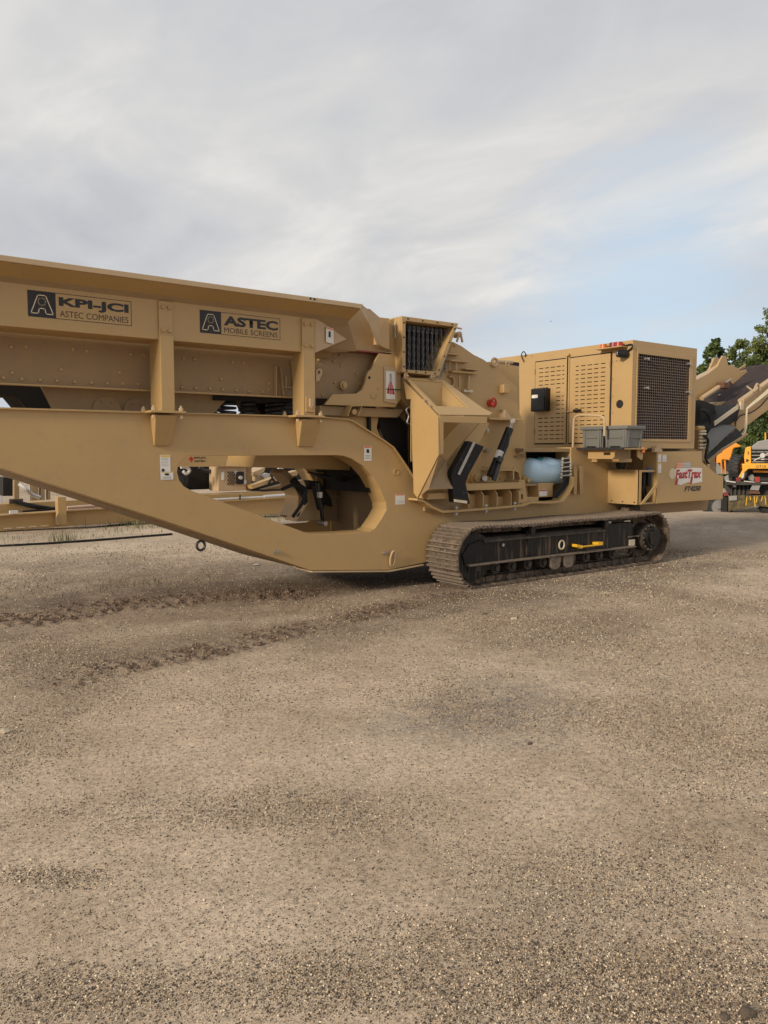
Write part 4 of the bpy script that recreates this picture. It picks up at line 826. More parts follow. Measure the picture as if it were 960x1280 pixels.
for px_ in (585, 603, 620.5, 638, 648):
    x = at(px_, 618, Y=7.46).x; MB().prism([(7.45, zl), (7.45, zb_ - .06), (7.50, zb_), (YC, zb_), (YC, zl)], 'X', x, x + .014).build('base_rib', 'tan_paint', Cr)
MB().prism(T([(649, 600), (656, 600), (660, 629), (649, 629)], Y=7.5), 'Y', 7.5, YC, [T([(651.5, 618), (654, 618), (654, 624), (651.5, 624)], Y=7.5)]).build('end_plate', 'tan_paint', Cr, 0.003)
MB().box(at(535, 628, Y=7.5).x, at(583, 628, Y=7.5).x, 7.56, 7.6, zl - .02, 1.12).build('ledge_web', 'tan_shade', Cr)
# ================================================================== CRAWLER TRACKS
TY0, TY1 = 7.0, 7.58; TXL, TXR, TR = 6.62, 10.22, .375; TZ = TR + .012
def track_path(n):
    st = TXR - TXL; per = 2 * st + 2 * pi * TR; out = []
    for i in range(n):
        s_ = per * i / n
        if s_ < st: x, z, a = TXL + s_, TZ - TR, pi
        elif s_ < st + pi * TR: t = (s_ - st) / TR; x, z, a = TXR + TR * sin(t), TZ - TR * cos(t), pi - t
        elif s_ < 2 * st + pi * TR: q_ = s_ - st - pi * TR; x, z, a = TXR - q_, TZ + TR - .022 * sin(pi * q_ / st) * (1 + .5 * sin(3 * pi * q_ / st)), 0
        else: t = (s_ - 2 * st - pi * TR) / TR; x, z, a = TXL - TR * sin(t), TZ + TR * cos(t), -t
        out.append((x, z, a))
    return out
def shoe_mesh():
    b = MB(); h = .093
    b.box(-h, h, -.29, .29, -.010, .006)
    for x in (-h + .012, -.028, .036): b.hexa([(x - .012, -.29, .006), (x + .014, -.29, .006), (x + .014, .29, .006), (x - .012, .29, .006), (x - .007, -.29, .036), (x + .008, -.29, .036), (x + .008, .29, .036), (x - .007, .29, .036)])
    b.hexa([(h - .002, -.29, -.022), (h + .012, -.29, -.022), (h + .012, .29, -.022), (h - .002, .29, -.022), (h - .01, -.29, 0), (h + .008, -.29, 0), (h + .008, .29, 0), (h - .01, .29, 0)])
    for sx in (-.05, .055):
        for sy in (-.06, .06): b.cyl((sx - .005, sy, .006), (sx - .005, sy, .020), .014, 6)
    return b
def link_mesh():
    b = MB()
    for sy in (-.07, .07): b.box(-.085, .085, sy - .016, sy + .016, -.085, -.012)
    b.cyl((-.05, -.09, -.05), (-.05, .09, -.05), .024, 8); b.cyl((.05, -.085, -.045), (.05, .085, -.045), .016, 8)
    return b
NSH = 52
for side, yc in ((0, (TY0 + TY1) / 2), (1, YM - (TY0 + TY1) / 2)):
    e = bpy.data.objects.new('crawler_track', None); col.objects.link(e); e.parent = Cr; W[e.name] = Vector((8.42, yc, 0)); e.location = W[e.name] - W[Cr.name]
    if side == 0:
        shoe0 = shoe_mesh().build('track_shoe', 'shoe_steel', None); shoe0.data.transform(Matrix.Translation(shoe0.location)); shoe0.location = (0, 0, 0)
        shoe0.data.materials.append(M['chain_dirt'])
        for p_ in shoe0.data.polygons: p_.material_index = 0 if p_.center.z > .019 else 1
        lnk0 = link_mesh().build('track_link', 'chain_dirt', None); lnk0.data.transform(Matrix.Translation(lnk0.location)); lnk0.location = (0, 0, 0)
    for i, (x, z, a) in enumerate(track_path(NSH)):
        for src in (shoe0, lnk0):
            if side == 1 and src is lnk0: continue
            if side == 0 and i == 0: o = src; o.parent = e; o.location = Vector((x, yc, z)) - W[e.name]; o.rotation_euler = (0, a, 0)
            else: copy_to(src, e, (x, yc, z), (0, a, 0))
    if side: continue
    fr = MB().prism([(6.44, .30), (9.76, .30), (9.82, .36), (9.82, .62), (9.74, .66), (9.20, .66), (9.16, .60), (6.72, .60), (6.52, .55), (6.40, .42)], 'Y', TY0 + .10, TY1 - .02).build('track_frame', 'black_frame', e, 0.012)
    MB().prism([(TY0 + .05, .565), (TY0 + .12, .615), (TY1 - .05, .62), (TY1 - .05, .58), (TY0 + .13, .56)], 'X', 6.74, 9.14).build('frame_top', 'frame_mud', fr)
    MB().box(6.46, 9.80, TY0 + .02, TY0 + .16, .285, .305).build('rock_guard', 'guard_steel', fr, 0.004)
    for x in (7.58,):
        MB().box(x - .05, x + .05, TY0 + .075, TY0 + .14, .33, .66).build('carrier_bracket', 'black_frame', fr, 0.01)
    for x in (7.60, 9.13):
        MB().cyl((x, TY0 + .06, .665), (x, TY1 - .1, .665), .062, 18).cyl((x, TY0 + .045, .665), (x, TY0 + .06, .665), .045, 14).build('carrier_roller', 'black_paint', fr)
    for k, x in enumerate(np.linspace(6.98, 9.35, 9)):
        MB().cyl((x, TY0 + .10, .215), (x, TY1 - .1, .205), .075, 18).cyl((x, TY0 + .065, .215), (x, TY0 + .10, .215), .036, 12).build('track_roller', 'frame_mud', fr)
    for x in (8.05, 8.32):
        MB().prism([(x - .12, .28), (x + .12, .28), (x + .09, .14), (x + .05, .11), (x - .05, .11), (x - .09, .14)], 'Y', TY0 + .04, TY0 + .08).build('roller_guard', 'guard_steel', fr, 0.01)
    # idler at the front, sprocket and final drive at the back
    b = MB(); b.cyl((TXL, TY0 + .12, TZ), (TXL, TY1 - .12, TZ), .30, 36); b.build('idler_wheel', 'black_frame', fr)
    b = MB(); b.prism([(TXL - .1, .20), (6.95, .20), (7.0, .295), (TXL - .15, .295)], 'Y', TY0 + .11, TY0 + .15); b.build('idler_yoke', 'black_frame', fr, 0.006)
    n_ = 21; pr = []
    for i in range(n_ * 4):
        a = 2 * pi * i / (n_ * 4); r_ = (.335, .335, .285, .285)[i % 4]; pr.append((TXR + r_ * cos(a), TZ + r_ * sin(a)))
    b = MB(); b.prism(pr, 'Y', TY0 + .26, TY0 + .31); b.build('sprocket', 'chain_dirt', fr)
    b = MB(); b.cyl((TXR - .02, TY0 + .06, TZ + .02), (TXR - .02, TY0 + .5, TZ + .02), .21, 28); b.build('final_drive', 'frame_mud', fr)
    b = MB(); b.cyl((TXR - .02, TY0 + .0, TZ + .02), (TXR - .02, TY0 + .06, TZ + .02), .17, 26, .175); b.cyl((TXR - .02, TY0 - .02, TZ + .02), (TXR - .02, TY0, TZ + .02), .12, 20); b.build('hub', 'black_frame', fr)
    b = MB()
    for k in range(16): a = 2 * pi * k / 16; p = Vector((TXR - .02 + .185 * cos(a), TY0 + .06, TZ + .02 + .185 * sin(a))); b.cyl(p, p + Vector((0, -.018, 0)), .013, 6)
    tag(b.build('hub_bolts', 'steel', fr), kind='stuff')
    # tie-down ring, step handle, plate, nut
    p = at(702, 681, Y=TY0 + .09); b = MB(); b.tube([p + Vector((.052 * cos(t), 0, .060 * sin(t))) for t in np.linspace(0, 2 * pi, 25)[:-1]], .012, 8, True); b.build('inspection_ring', 'cream', fr)
    MB().cyl(p + Vector((0, .004, 0)), p + Vector((0, .01, 0)), .045, 20).build('inspection_hole', 'cavity_dark', fr)
    YS = TY0 - .0
    a = at(727, 682, Y=YS); c = at(753, 679, Y=YS); b = MB()
    b.prism([(a.x - .10, a.z + .025), (a.x + .03, a.z + .0), (a.x + .05, a.z - .03), (a.x + .0, a.z - .045), (a.x - .10, a.z - .015)], 'Y', YS, TY0 + .09)
    b.box(a.x, c.x, YS - .01, YS + .02, a.z - .028, a.z - .006); b.box(c.x - .10, c.x + .02, YS, TY0 + .10, a.z - .02, a.z + .02); b.build('boarding_step', 'handle_yellow', fr, 0.006)
    x0, x1, z0, z1 = pxq(786.5, 674.5, 793.5, 682, TY0 + .09); MB().box(x0, x1, TY0 + .088, TY0 + .097, z0, z1).build('data_plate', 'cream', fr)
    p = at(628, 681, Y=TY0 + .09); MB().cyl(p, p + Vector((0, -.02, 0)), .022, 8).build('grease_nut', 'steel', fr)
    p = at(761, 653, Y=TY0 + .15); MB().box(p.x - .03, p.x + .03, TY0 + .13, TY0 + .17, p.z - .02, p.z + .02).build('clip', 'steel', fr)
    MB().box(at(786, 671, Y=TY0 + .08).x, at(799, 671, Y=TY0 + .08).x, TY0 + .08, TY0 + .1, at(790, 671.5, Y=TY0 + .08).z, at(790, 670, Y=TY0 + .08).z).build('drive_strap', 'chain_dirt', fr)
# ================================================================== ENGINE HOUSING
EX0, EX1, EY0, EY1, EZ0, EZ1 = 9.655, 11.29, 7.06, 9.90, 1.755, 3.325
eng = MB()
eng.box(EX0, EX1, EY0 + .30, EY1, EZ0, EZ1).box(EX0, EX0 + .11, EY0, EY0 + .30, EZ0, EZ1).box(EX1 - .14, EX1, EY0, EY0 + .30, EZ0, EZ1)
eng.box(EX0 + .11, EX1 - .14, EY0, EY0 + .30, EZ1 - .14, EZ1).box(EX0 + .11, EX1 - .14, EY0, EY0 + .30, EZ0, EZ0 + .14)
eng = eng.build('engine_housing', 'tan_paint', Cr)
# doors with real slots in the face that looks along the machine (plane X = EX0)
def slot_door(y0, y1, z0, z1, cols, rows, omit):
    """plate in X plane built from cells around the slots, slot cells left open"""
    b = MB(); ys = [y0]; zs = [z0]
    for c in cols: ys += list(c)
    ys.append(y1)
    for r in rows: zs += list(r)
    zs.append(z1); xa, xb = EX0 - .022, EX0 - .012
    for i in range(len(ys) - 1):
        run = None
        for j in range(len(zs) - 1):
            hole_ = i % 2 == 1 and j % 2 == 1 and ((i - 1) // 2, (j - 1) // 2) not in omit
            if not hole_ and run is None: run = zs[j]
            if hole_ and run is not None: b.box(xa, xb, ys[i], ys[i + 1], run, zs[j]); run = None
            if hole_: b.box(xa - .004, xa + .002, ys[i], ys[i + 1], zs[j + 1] - .003, zs[j + 1] + .003)
        if run is not None: b.box(xa, xb, ys[i], ys[i + 1], run, zs[-1])
    return b
def yof(px_, py_): return at(px_, py_, X=EX0).y
dl0, dl1 = yof(708, 500), yof(670, 500); dr0, dr1 = yof(763, 500), yof(713, 500); DZ0, DZ1 = 1.845, 3.17
rows_l = [(DZ1 - .10 - k * .0675 - .016, DZ1 - .10 - k * .0675) for k in range(18)][::-1]
cl = [(a / 6 + 640, b_ / 6 + 640) for a, b_ in ((207, 238), (250, 280), (293, 325), (337, 368), (380, 395))]
cols_l = sorted([tuple(sorted((yof(a, 500), yof(b_, 500)))) for a, b_ in cl])
om = {(i, j) for i in (2, 3, 4) for j in range(6, 13)} | {(0, j) for j in (11, 12)}
dL = slot_door(dl0, dl1, DZ0, DZ1, cols_l, rows_l, om).build('vented_door', 'tan_paint', Cr)
rows_r = [(DZ1 - .13 - k * .065 - .016, DZ1 - .13 - k * .065) for k in range(18)][::-1]
cr_ = [(a / 6 + 640, b_ / 6 + 640) for a, b_ in ((480, 503), (520, 553), (568, 603), (617, 650), (668, 702))]
cols_r = sorted([tuple(sorted((yof(a, 500), yof(b_, 500)))) for a, b_ in cr_])
dR = slot_door(dr0, dr1, DZ0, DZ1 + .0, cols_r, rows_r, set()).build('vented_door', 'tan_paint', Cr)
MB().box(EX0 - .010, EX0 - .003, dl0 - .018, dl1 + .018, DZ0 - .018, DZ1 + .018).build('slot_dark_backing', 'cavity_dark', dL)  # black sheet behind the door slots stands for the dark inside
MB().box(EX0 - .010, EX0 - .003, dr0 - .018, dr1 + .018, DZ0 - .018, DZ1 + .018).build('slot_dark_backing', 'cavity_dark', dR)
ym = (dl0 + dr1) / 2 + .02
MB().cyl((EX0 - .035, ym, DZ0 - .10), (EX0 - .035, ym, DZ1 + .08), .009, 8).build('locking_rod', 'tan_paint', dL)
b = MB(); b.box(EX0 - .05, EX0 - .02, ym - .03, ym + .03, DZ0 - .12, DZ0 - .08); b.build('rod_guide', 'dark_steel', dL)
b = MB(); b.box(EX0 - .05, EX0 - .02, ym - .05, ym + .03, DZ1 + .04, DZ1 + .07); b.build('rod_guide', 'tan_paint', dL)
b = MB(); b.box(EX0 - .05, EX0 - .03, ym - .22, ym, 2.33, 2.345); b.build('latch_bar', 'tan_paint', dR)
y_ = yof(724, 515); b = MB(); b.cyl((EX0 - .06, y_ - .07, 2.345), (EX0 - .06, y_ + .06, 2.345), .022, 10); b.build('latch_grip', 'black_paint', dR)
b = MB()
for z in (DZ0 + .2, 2.5, DZ1 - .15):
    b.cyl((EX0 - .03, dr0 - .004, z - .04), (EX0 - .03, dr0 - .004, z + .04), .01, 7); b.cyl((EX0 - .03, dl1 + .004, z - .04), (EX0 - .03, dl1 + .004, z + .04), .01, 7)
tag(b.build('hinges', 'tan_shade', dR), kind='stuff')
# document box, port hole
ya, yb_ = yof(691, 500), yof(669.5, 500); zc1 = at(670, 486, X=EX0 - .1).z; zc0 = at(670, 514.5, X=EX0 - .1).z
cb_ = MB().box(EX0 - .14, EX0 - .022, ya + .03, yb_ - .02, zc0, zc1).build('control_box', 'black_paint', Cr, 0.012)
b = MB(); b.box(EX0 - .152, EX0 - .14, ya + .05, yb_ - .04, zc0 + .02, zc1 - .02); b.build('box_lid', 'black_paint', cb_, 0.006)
yl, yh = yof(681.5, 496), yof(674, 496); MB().box(EX0 - .156, EX0 - .153, yl + .02, yh + .02, at(678, 498, X=EX0).z, at(678, 494, X=EX0).z).build('box_sticker', 'white_print', cb_)
b = MB()
for k in range(5): yy = ya + .06 + k * (yb_ - ya - .11) / 4; b.cyl((EX0 - .08, yy, zc1), (EX0 - .08, yy, zc1 + .012), .016, 8)
tag(b.build('box_glands', 'black_paint', cb_), kind='stuff')
yy = yof(774.7, 505); zz = at(774.7, 505, X=EX0).z; MB().cyl((EX0 - .004, yy, zz), (EX0 + .02, yy, zz), .062, 22).build('port_hole', 'cavity_dark', eng)
b = MB()
for x, y in ((766, 452), (766, 474), (766, 495), (766, 516), (771, 451), (775, 451), (664.5, 445), (775.5, 445), (671, 561), (700, 561)):
    p = at(x, y, X=EX0); b.cyl(p, p + Vector((-.008, 0, 0)), .011, 6)
tag(b.build('panel_screws', 'tan_shade', eng), kind='stuff')
# lamps on the top corner
b = MB(); y0, y1 = yof(785, 430), yof(752, 433); b.box(EX0 - .16, EX0 + .02, y0, y1, EZ1 - .10, EZ1 - .085); b.build('lamp_shelf', 'tan_paint', eng, 0.003)
for a, c, m_ in ((755.5, 763, 'amber'), (767, 778, 'dark_red'), (774, 783, 'red_plastic')):
    y0, y1 = yof(c, 430), yof(a, 430); b = MB(); b.cyl((EX0 - .09, (y0 + y1) / 2, EZ1 - .085), (EX0 - .09, (y0 + y1) / 2, EZ1 - .02), (y1 - y0) / 2, 16, (y1 - y0) / 2.3); b.build('beacon_lamp', m_, eng)
b = MB(); yy = yof(784, 443); b.cyl((EX0 - .15, yy + .06, 3.13), (EX0 - .02, yy - .0, 3.13), .05, 14, .062); b.tube(curve_pts([(EX0 - .02, yy, 3.16), (EX0 - .03, yy - .10, 3.21), (EX0 - .02, yy - .08, 3.26), (EX0 - .01, yy + .05, 3.25)]), .012, 6); b.build('work_lamp', 'black_paint', eng)
MB().cyl((EX0 - .155, yy + .065, 3.135), (EX0 - .150, yy + .06, 3.135), .026, 12).build('lamp_lens', 'galv', eng)
b = MB(); yy = yof(656, 442); b.tube(curve_pts([(EX0 - .02, yy, EZ1 - .12), (EX0 - .03, yy + .05, EZ1 - .01), (EX0 - .03, yy, EZ1 + .05), (EX0 - .03, yy - .05, EZ1 + .0), (EX0 - .01, yy - .01, EZ1 - .03)]), .009, 6); b.build('antenna_cable', 'black_paint', eng)
# radiator opening: recessed frame, core and wire grille (plane Y = EY0)
g0, g1, gz1, gz0 = at(804, 440, Y=EY0).x, at(862, 450, Y=EY0).x, at(804, 440, Y=EY0).z, at(804, 550, Y=EY0).z
gx0, gx1 = EX0 + .12, EX1 - .20; gz1 = at(830, 446, Y=EY0).z; gz0 = at(830, 549, Y=EY0).z
rf = MB().prism([(EX0 + .09, EZ0 + .10), (EX1 - .11, EZ0 + .10), (EX1 - .11, EZ1 - .115), (EX0 + .09, EZ1 - .115)], 'Y', EY0 - .012, EY0 - .002, [[(gx0, gz0), (gx1, gz0), (gx1, gz1), (gx0, gz1)]]).build('radiator_door', 'tan_paint', Cr, 0.003)
b = MB(); b.box(EX0 + .10, EX1 - .15, EY0 + .09, EY0 + .11, EZ0 + .13, EZ1 - .13); b.build('radiator_core', 'core', rf)
b = MB()
for k in range(46): x = gx0 + (gx1 - gx0) * k / 45; b.box(x - .004, x + .004, EY0 + .075, EY0 + .092, gz0 - .03, gz1 + .03)
tag(b.build('core_fins', 'dark_steel' if False else 'core', rf), kind='stuff')
b = MB(); nx, nz_ = 27, 30
for k in range(nx + 1): x = gx0 + (gx1 - gx0) * k / nx; b.box(x - .0034, x + .0034, EY0 + .006, EY0 + .012, gz0 - .02, gz1 + .02)
for k in range(nz_ + 1): z = gz0 + (gz1 - gz0) * k / nz_; b.box(gx0 - .02, gx1 + .02, EY0 + .0, EY0 + .006, z - .0034, z + .0034)
tag(b.build('wire_grille', 'grille_wire', rf), kind='stuff')
for x, y in ((807.5, 448.5), (860, 455), (807, 485), (859, 490)):
    p = at(x, y, Y=EY0 - .02); b = MB(); b.cyl(p + Vector((-.03, 0, .0)), p + Vector((.03, 0, .0)), .015, 8); b.cyl(p + Vector((.03, .02, 0)), p + Vector((.03, -.03, 0)), .022, 10); b.build('grille_catch', 'steel', rf)
b = MB(); b.cyl((EX1, EY0 + .10, 3.10), (EX1 + .05, EY0 + .10, 3.10), .04, 10); b.build('side_bolt', 'tan_lit', eng)
# base of the housing: lower side wall, logo panel, rear frame
MB().box(EX0 + .02, 10.40, YB - .03, YB + .3, 1.60, 1.752).build('deck_edge', 'tan_paint', Cr, 0.004)
MB().box(8.0, EX0 + .3, YB + .02, 9.9, 1.70, 1.752).build('service_deck', 'tan_shade', Cr, 0.004)
YL = 7.03
lp_ = T([(821, 564.5), (877.5, 564), (878, 578), (896, 593), (904.5, 595), (903.5, 624), (821, 629.5)], Y=YL)
MB().prism(lp_, 'Y', YL, YL + .25).build('side_panel', 'tan_paint', Cr, 0.006)
lp2 = T([(800, 627), (830, 627), (886, 624), (884, 637.5), (832, 641), (800, 643)], Y=YL + .3)
MB().prism(lp2, 'Y', YL + .3, 9.6).build('rear_frame', 'tan_shade', Cr, 0.006)
MB().box(10.30, 12.0, 7.3, 9.8, .92, 1.75).build('rear_body', 'tan_shade', Cr, 0.006)
# tool box with open side
tx0, tx1, ty0, ty1, tz0, tz1 = 9.85, 10.30, 7.04, 7.6, .915, 1.43
tb = MB(); tb.box(tx0, tx0 + .02, ty0, ty1, tz0, tz1).box(tx0 + .02, tx1 + .05, ty0 + .02, ty1, tz0, tz0 + .02).box(tx0 + .02, tx1 - .0, ty0 + .02, ty1, tz1 - .03, tz1).box(tx0, tx0 + .06, ty0 - .002, ty0 + .018, tz0, tz1)
tb.box(tx1 - .0, tx1 + .04, ty0 + .0, ty0 + .2, tz0, tz1 + .14)
tb = tb.build('valve_cabinet', 'tan_paint', Cr)
MB().box(tx0 + .02, tx1 - .0, ty0 + .30, ty0 + .32, tz0 + .02, tz1 - .03).build('cabinet_back', 'cavity_dark', tb)
b = MB(); q0 = at(799, 630, Y=ty0); q1 = at(819, 606, Y=ty0)
b.prism([(q0.x, q0.z - .005), (q0.x + .08, q0.z), (q1.x + .03, q1.z - .02), (q1.x + .03, q1.z + .05)], 'Y', ty0 - .03, ty0 - .01); b.build('cabinet_brace', 'tan_paint', tb, 0.003)
b = MB(); p = at(811, 591, Y=ty0 + .1); b.cyl(p, p + Vector((0, 0, .05)), .05, 14); b.cyl(p + Vector((0, 0, .05)), p + Vector((0, 0, .075)), .035, 14, .02); b.build('filter_cap', 'blue_cap', tb)
b = MB(); b.cyl(p + Vector((0, 0, -.20)), p, .034, 12); b.cyl(p + Vector((-.09, .03, -.25)), p + Vector((-.09, .03, -.03)), .03, 12); b.build('filter_bowl', 'black_paint', tb)
for k in range(4):
    x = tx0 + .1 + k * .07; MB().tube(curve_pts([(x, ty0 + .2, tz0 + .4), (x + .02, ty0 + .12, tz0 + .2), (x + .05, ty0 + .1, tz0 + .04)]), .016, 6).build('hydraulic_hose', 'rubber', tb)
b = MB()
for yy in (ty0 + .07, ty0 + .28, ty0 + .48): b.cyl((tx0, yy, tz0 + .035), (tx0 - .01, yy, tz0 + .035), .011, 6)
tag(b.build('cabinet_screws', 'dark_steel', tb), kind='stuff')
b = MB(); b.box(10.05, 10.35, 7.35, 7.5, .78, .86); b.build('drive_hose_cover', 'chain_dirt', Cr, 0.01)
# tote shelf and its slotted bracket
sx0, sx1 = 9.12, EX0 - .005
shf = MB().box(sx0, sx1, 6.77, 8.0, 1.735, 1.752).build('tote_shelf', 'tan_paint', Cr, 0.003)
MB().box(sx0 - .02, sx0, 6.77, 8.0, 1.735, 1.765).build('shelf_lip', 'dark_steel', shf)
yq0, yq1 = at(768, 566, X=9.2).y, at(735, 566, X=9.2).y
brk = MB().prism([(yq0, 1.63), (yq0 + .03, 1.60), (yq1, 1.60), (yq1, 1.733), (yq0, 1.733)], 'X', 9.2, 9.22, [[(yq0 + .07, 1.655), (yq0 + .19, 1.655), (yq0 + .19, 1.695), (yq0 + .07, 1.695)]]).build('shelf_bracket', 'tan_paint', shf, 0.002)
MB().box(9.22, 9.60, yq0 + .02, yq0 + .035, 1.60, 1.733).build('shelf_bracket', 'tan_shade', shf)
b = MB(); b.box(9.45, 9.75, 7.1, YB, 1.55, 1.60); b.build('shelf_arm', 'tan_paint', shf, 0.003)
b = MB(); p = at(776, 578, Y=7.4); b.cyl(p + Vector((0, 0, .06)), p + Vector((0, .0, -.10)), .10, 14, .06); b.build('horn', 'black_paint', Cr)
b = MB(); p = at(803.5, 563, Y=6.80); b.cyl(p + Vector((0, 0, -.03)), p + Vector((0, 0, .04)), .034, 12, .03); b.build('marker_lamp', 'amber', shf)
b = MB(); b.prism([(p.x - .09, p.z - .09), (p.x + .02, p.z - .14), (p.x + .04, p.z - .06), (p.x - .05, p.z + .05), (p.x - .09, p.z + .05)], 'Y', 6.82, 6.84); b.build('lamp_bracket', 'tan_paint', shf)
b = MB(); b.prism(T([(819, 561), (822, 557.5), (824, 559), (828, 562), (828, 565), (818, 565)], Y=6.98), 'Y', 6.98, 7.03); b.build('lock_hasp', 'tan_lit', Cr)
# deck handrail
rp = [at(716, 566, X=9.1), at(716.5, 545, X=9.1), at(717.5, 526, X=9.1), at(720, 521, X=9.1), at(725, 519, X=9.1), at(738, 519.3, X=9.1), at(750, 520, X=9.1), at(754, 523, X=9.1), at(755.5, 528, X=9.1), at(755.5, 545, X=9.1)]
b = MB(); b.tube(curve_pts(rp, 5), .017, 9); b.build('handrail', 'tan_lit', Cr)
# bundle stand, cable carrier, hoses and slotted straps
MB().box(8.0, 9.3, 8.15, 8.2, 1.10, 1.70).build('engine_bay_backing', 'cavity_dark', Cr)
st_ = MB().prism(T([(673, 604), (691, 603.5), (691, 629), (673, 629.5)], Y=7.60), 'Y', 7.60, 7.9).build('bundle_stand', 'tan_paint', Cr, 0.004)
b = MB(); b.box(at(657, 606, Y=7.62).x, at(693, 606, Y=7.62).x, 7.62, 8.1, at(673, 607, Y=7.62).z, at(673, 604.5, Y=7.62).z + .002); b.build('stand_tray', 'tan_shade', st_)
x0, x1, z0, z1 = pxq(674, 612, 683.5, 620, 7.6); MB().box(x0, x1, 7.595, 7.598, z0, z1).build('stand_sticker', 'white_print', st_)
MB().box(x0, x1, 7.593, 7.5955, z1 - .02, z1 - .005).build('sticker_header', 'red_print', st_)
cc = bpy.data.objects.new('cable_carrier', None); col.objects.link(cc); cc.parent = Cr; W[cc.name] = at(708, 590, Y=7.6); cc.location = W[cc.name] - W[Cr.name]
for s_, xs in (('l', (703.5, 701.5)), ('r', (713, 713.5))):
    b = MB()
    for k in range(7):
        t0, t1 = k / 7, (k + .72) / 7; a = at(xs[0] + (xs[1] - xs[0]) * t0, 572 + 27 * t0, Y=7.5); c = at(xs[0] + (xs[1] - xs[0]) * t1, 572 + 27 * t1, Y=7.5); b.cyl(a, c, .014, 6)
    b.build('carrier_rail', 'cream', cc)
for k in range(5):
    y = 573.5 + k * 5.3; a = at(703, y, Y=7.5); c = at(713, y - 1, Y=7.5); MB().cyl(a, c, .010, 6).build('carrier_rung', 'galv', cc)
b = MB(); b.prism(T([(704, 572), (712, 571), (712, 596), (704, 597)], Y=7.54), 'Y', 7.54, 7.56); b.build('carrier_back', 'dark_steel', cc)
for k in range(3):
    o_ = k * 2.6
    b = MB(); b.tube(curve_pts([at(706 + o_, 596, Y=7.5), at(704 + o_, 604, Y=7.5), at(698 + o_, 613, Y=7.5), at(690 + o_, 622, Y=7.5)]), .016, 7); b.build('hydraulic_hose', 'rubber', cc)
for x in (717.5, 725):
    q = T([(x, 584), (x + 1.5, 582.5), (x + 3.5, 582.5), (x + 4.5, 585), (x + 4, 615), (x + 2.5, 618), (x, 618)], Y=7.52)
    MB().prism(q, 'Y', 7.52, 7.56).build('slotted_strap', 'tan_paint', Cr, 0.003)
    MB().prism([(q[0][0] + .03, q[0][1] - .05), (q[0][0] + .05, q[0][1] - .05), (q[0][0] + .05, q[5][1] + .05), (q[0][0] + .03, q[5][1] + .05)], 'Y', 7.56, 7.6).build('strap_web', 'tan_shade', Cr)
# ================================================================== DISCHARGE CONVEYOR (rises away to the right)
SL = .421; CYN, CYF = 7.9, 9.1
def cz(x): return 2.713 + SL * (x - 14.24)
cv = MB().prism([(14.0, cz(14.0) - .02), (14.0, 2.06), (13.88, 1.99), (16.46, 3.09), (16.46, cz(16.46) - .02)], 'Y', CYN, CYN + .012).build('discharge_conveyor', 'tan_paint', Cr)
MB().prism([(14.2, cz(14.2)), (16.46, cz(16.46)), (16.46, cz(16.46) - .05), (14.2, cz(14.2) - .05)], 'Y', CYN - .02, CYN + .10).build('rail_cap', 'tan_lit', cv)
MB().prism([(13.3, cz(13.3) - .08), (16.46, cz(16.46) - .08), (16.46, cz(16.46) - .12), (13.3, cz(13.3) - .12)], 'Y', CYN + .11, CYF - .02).build('belt', 'belt', cv)
MB().prism([(12.2, cz(12.2) - .03), (14.05, cz(14.05) - .03), (14.1, cz(14.1) - .07), (14.0, cz(14.0) - .30), (12.4, cz(12.2) - .25)], 'Y', CYN - .02, CYF - .1).build('tail_skirt', 'belt_dark', cv, 0.02)
MB().prism([(13.2, cz(13.2) - .02), (13.98, cz(13.98) - .02), (13.98, cz(13.98) - .10), (13.2, cz(13.2) - .10)], 'Y', CYN - .045, CYN - .025).build('skirt_clamp', 'cream', cv)
p = Vector((14.05, CYN - .05, cz(14.05) - .02)); MB().box(p.x, p.x + .10, p.y, p.y + .04, p.z - .12, p.z + .03).build('belt_clip', 'cream', cv)
MB().prism([(15.0, cz(15) - .04), (16.46, cz(16.46) - .04), (16.46, cz(16.46) - .35), (15.0, cz(15) - .35)], 'Y', CYF + .02, CYF + .05).build('far_rail', 'tan_paint', cv)
MB().cyl((12.55, CYN - .06, cz(12.3) - .2), (12.55, CYF, cz(12.3) - .2), .16, 20).build('tail_pulley', 'black_paint', cv)
MB().cyl((12.55, CYN - .16, cz(12.3) - .08), (12.55, CYN - .05, cz(12.3) - .08), .08, 14).build('drive_motor', 'tan_shade', cv)
MB().cyl((16.42, CYN + .1, cz(16.42) - .24), (16.42, CYF - .04, cz(16.42) - .24), .14, 20).build('head_pulley', 'black_paint', cv)
YP = 8.35
pl_px = [(868, 476), (884, 468), (897, 458), (901, 449), (904, 445), (907.5, 444.5), (909, 450), (910, 456), (918, 458), (924, 461), (925, 464.5), (933, 462), (934, 465), (921, 476), (916, 480), (912, 476), (905, 481), (892, 489), (879, 498.5), (868, 503)]
up_ = MB().prism(T(pl_px, Y=YP), 'Y', YP, YP + .04).build('magnet_arm', 'tan_paint', Cr, 0.004)
MB().prism(T([(868, 472), (886, 463), (890, 455), (893, 447.5), (896, 446.5), (898.5, 448), (898, 458), (868, 478)], Y=YP + .35), 'Y', YP + .35, YP + .39).build('arm_plate', 'tan_paint', up_, 0.004)
MB().plate([at(868, 475.5, Y=YP + .01), at(884, 467.5, Y=YP + .01), at(898, 457, Y=YP + .01), at(896, 455, Y=YP + .36), at(884, 463, Y=YP + .36), at(868, 471, Y=YP + .36)], .02).build('arm_top', 'tan_lit', up_)
MB().cyl(at(877, 498, Y=YP - .08), at(898, 484, Y=YP - .08), .045, 12).build('lift_ram', 'tan_lit', up_)
MB().cyl(at(898, 484, Y=YP - .08), at(914, 474, Y=YP - .08), .022, 8).build('ram_rod', 'steel', up_)
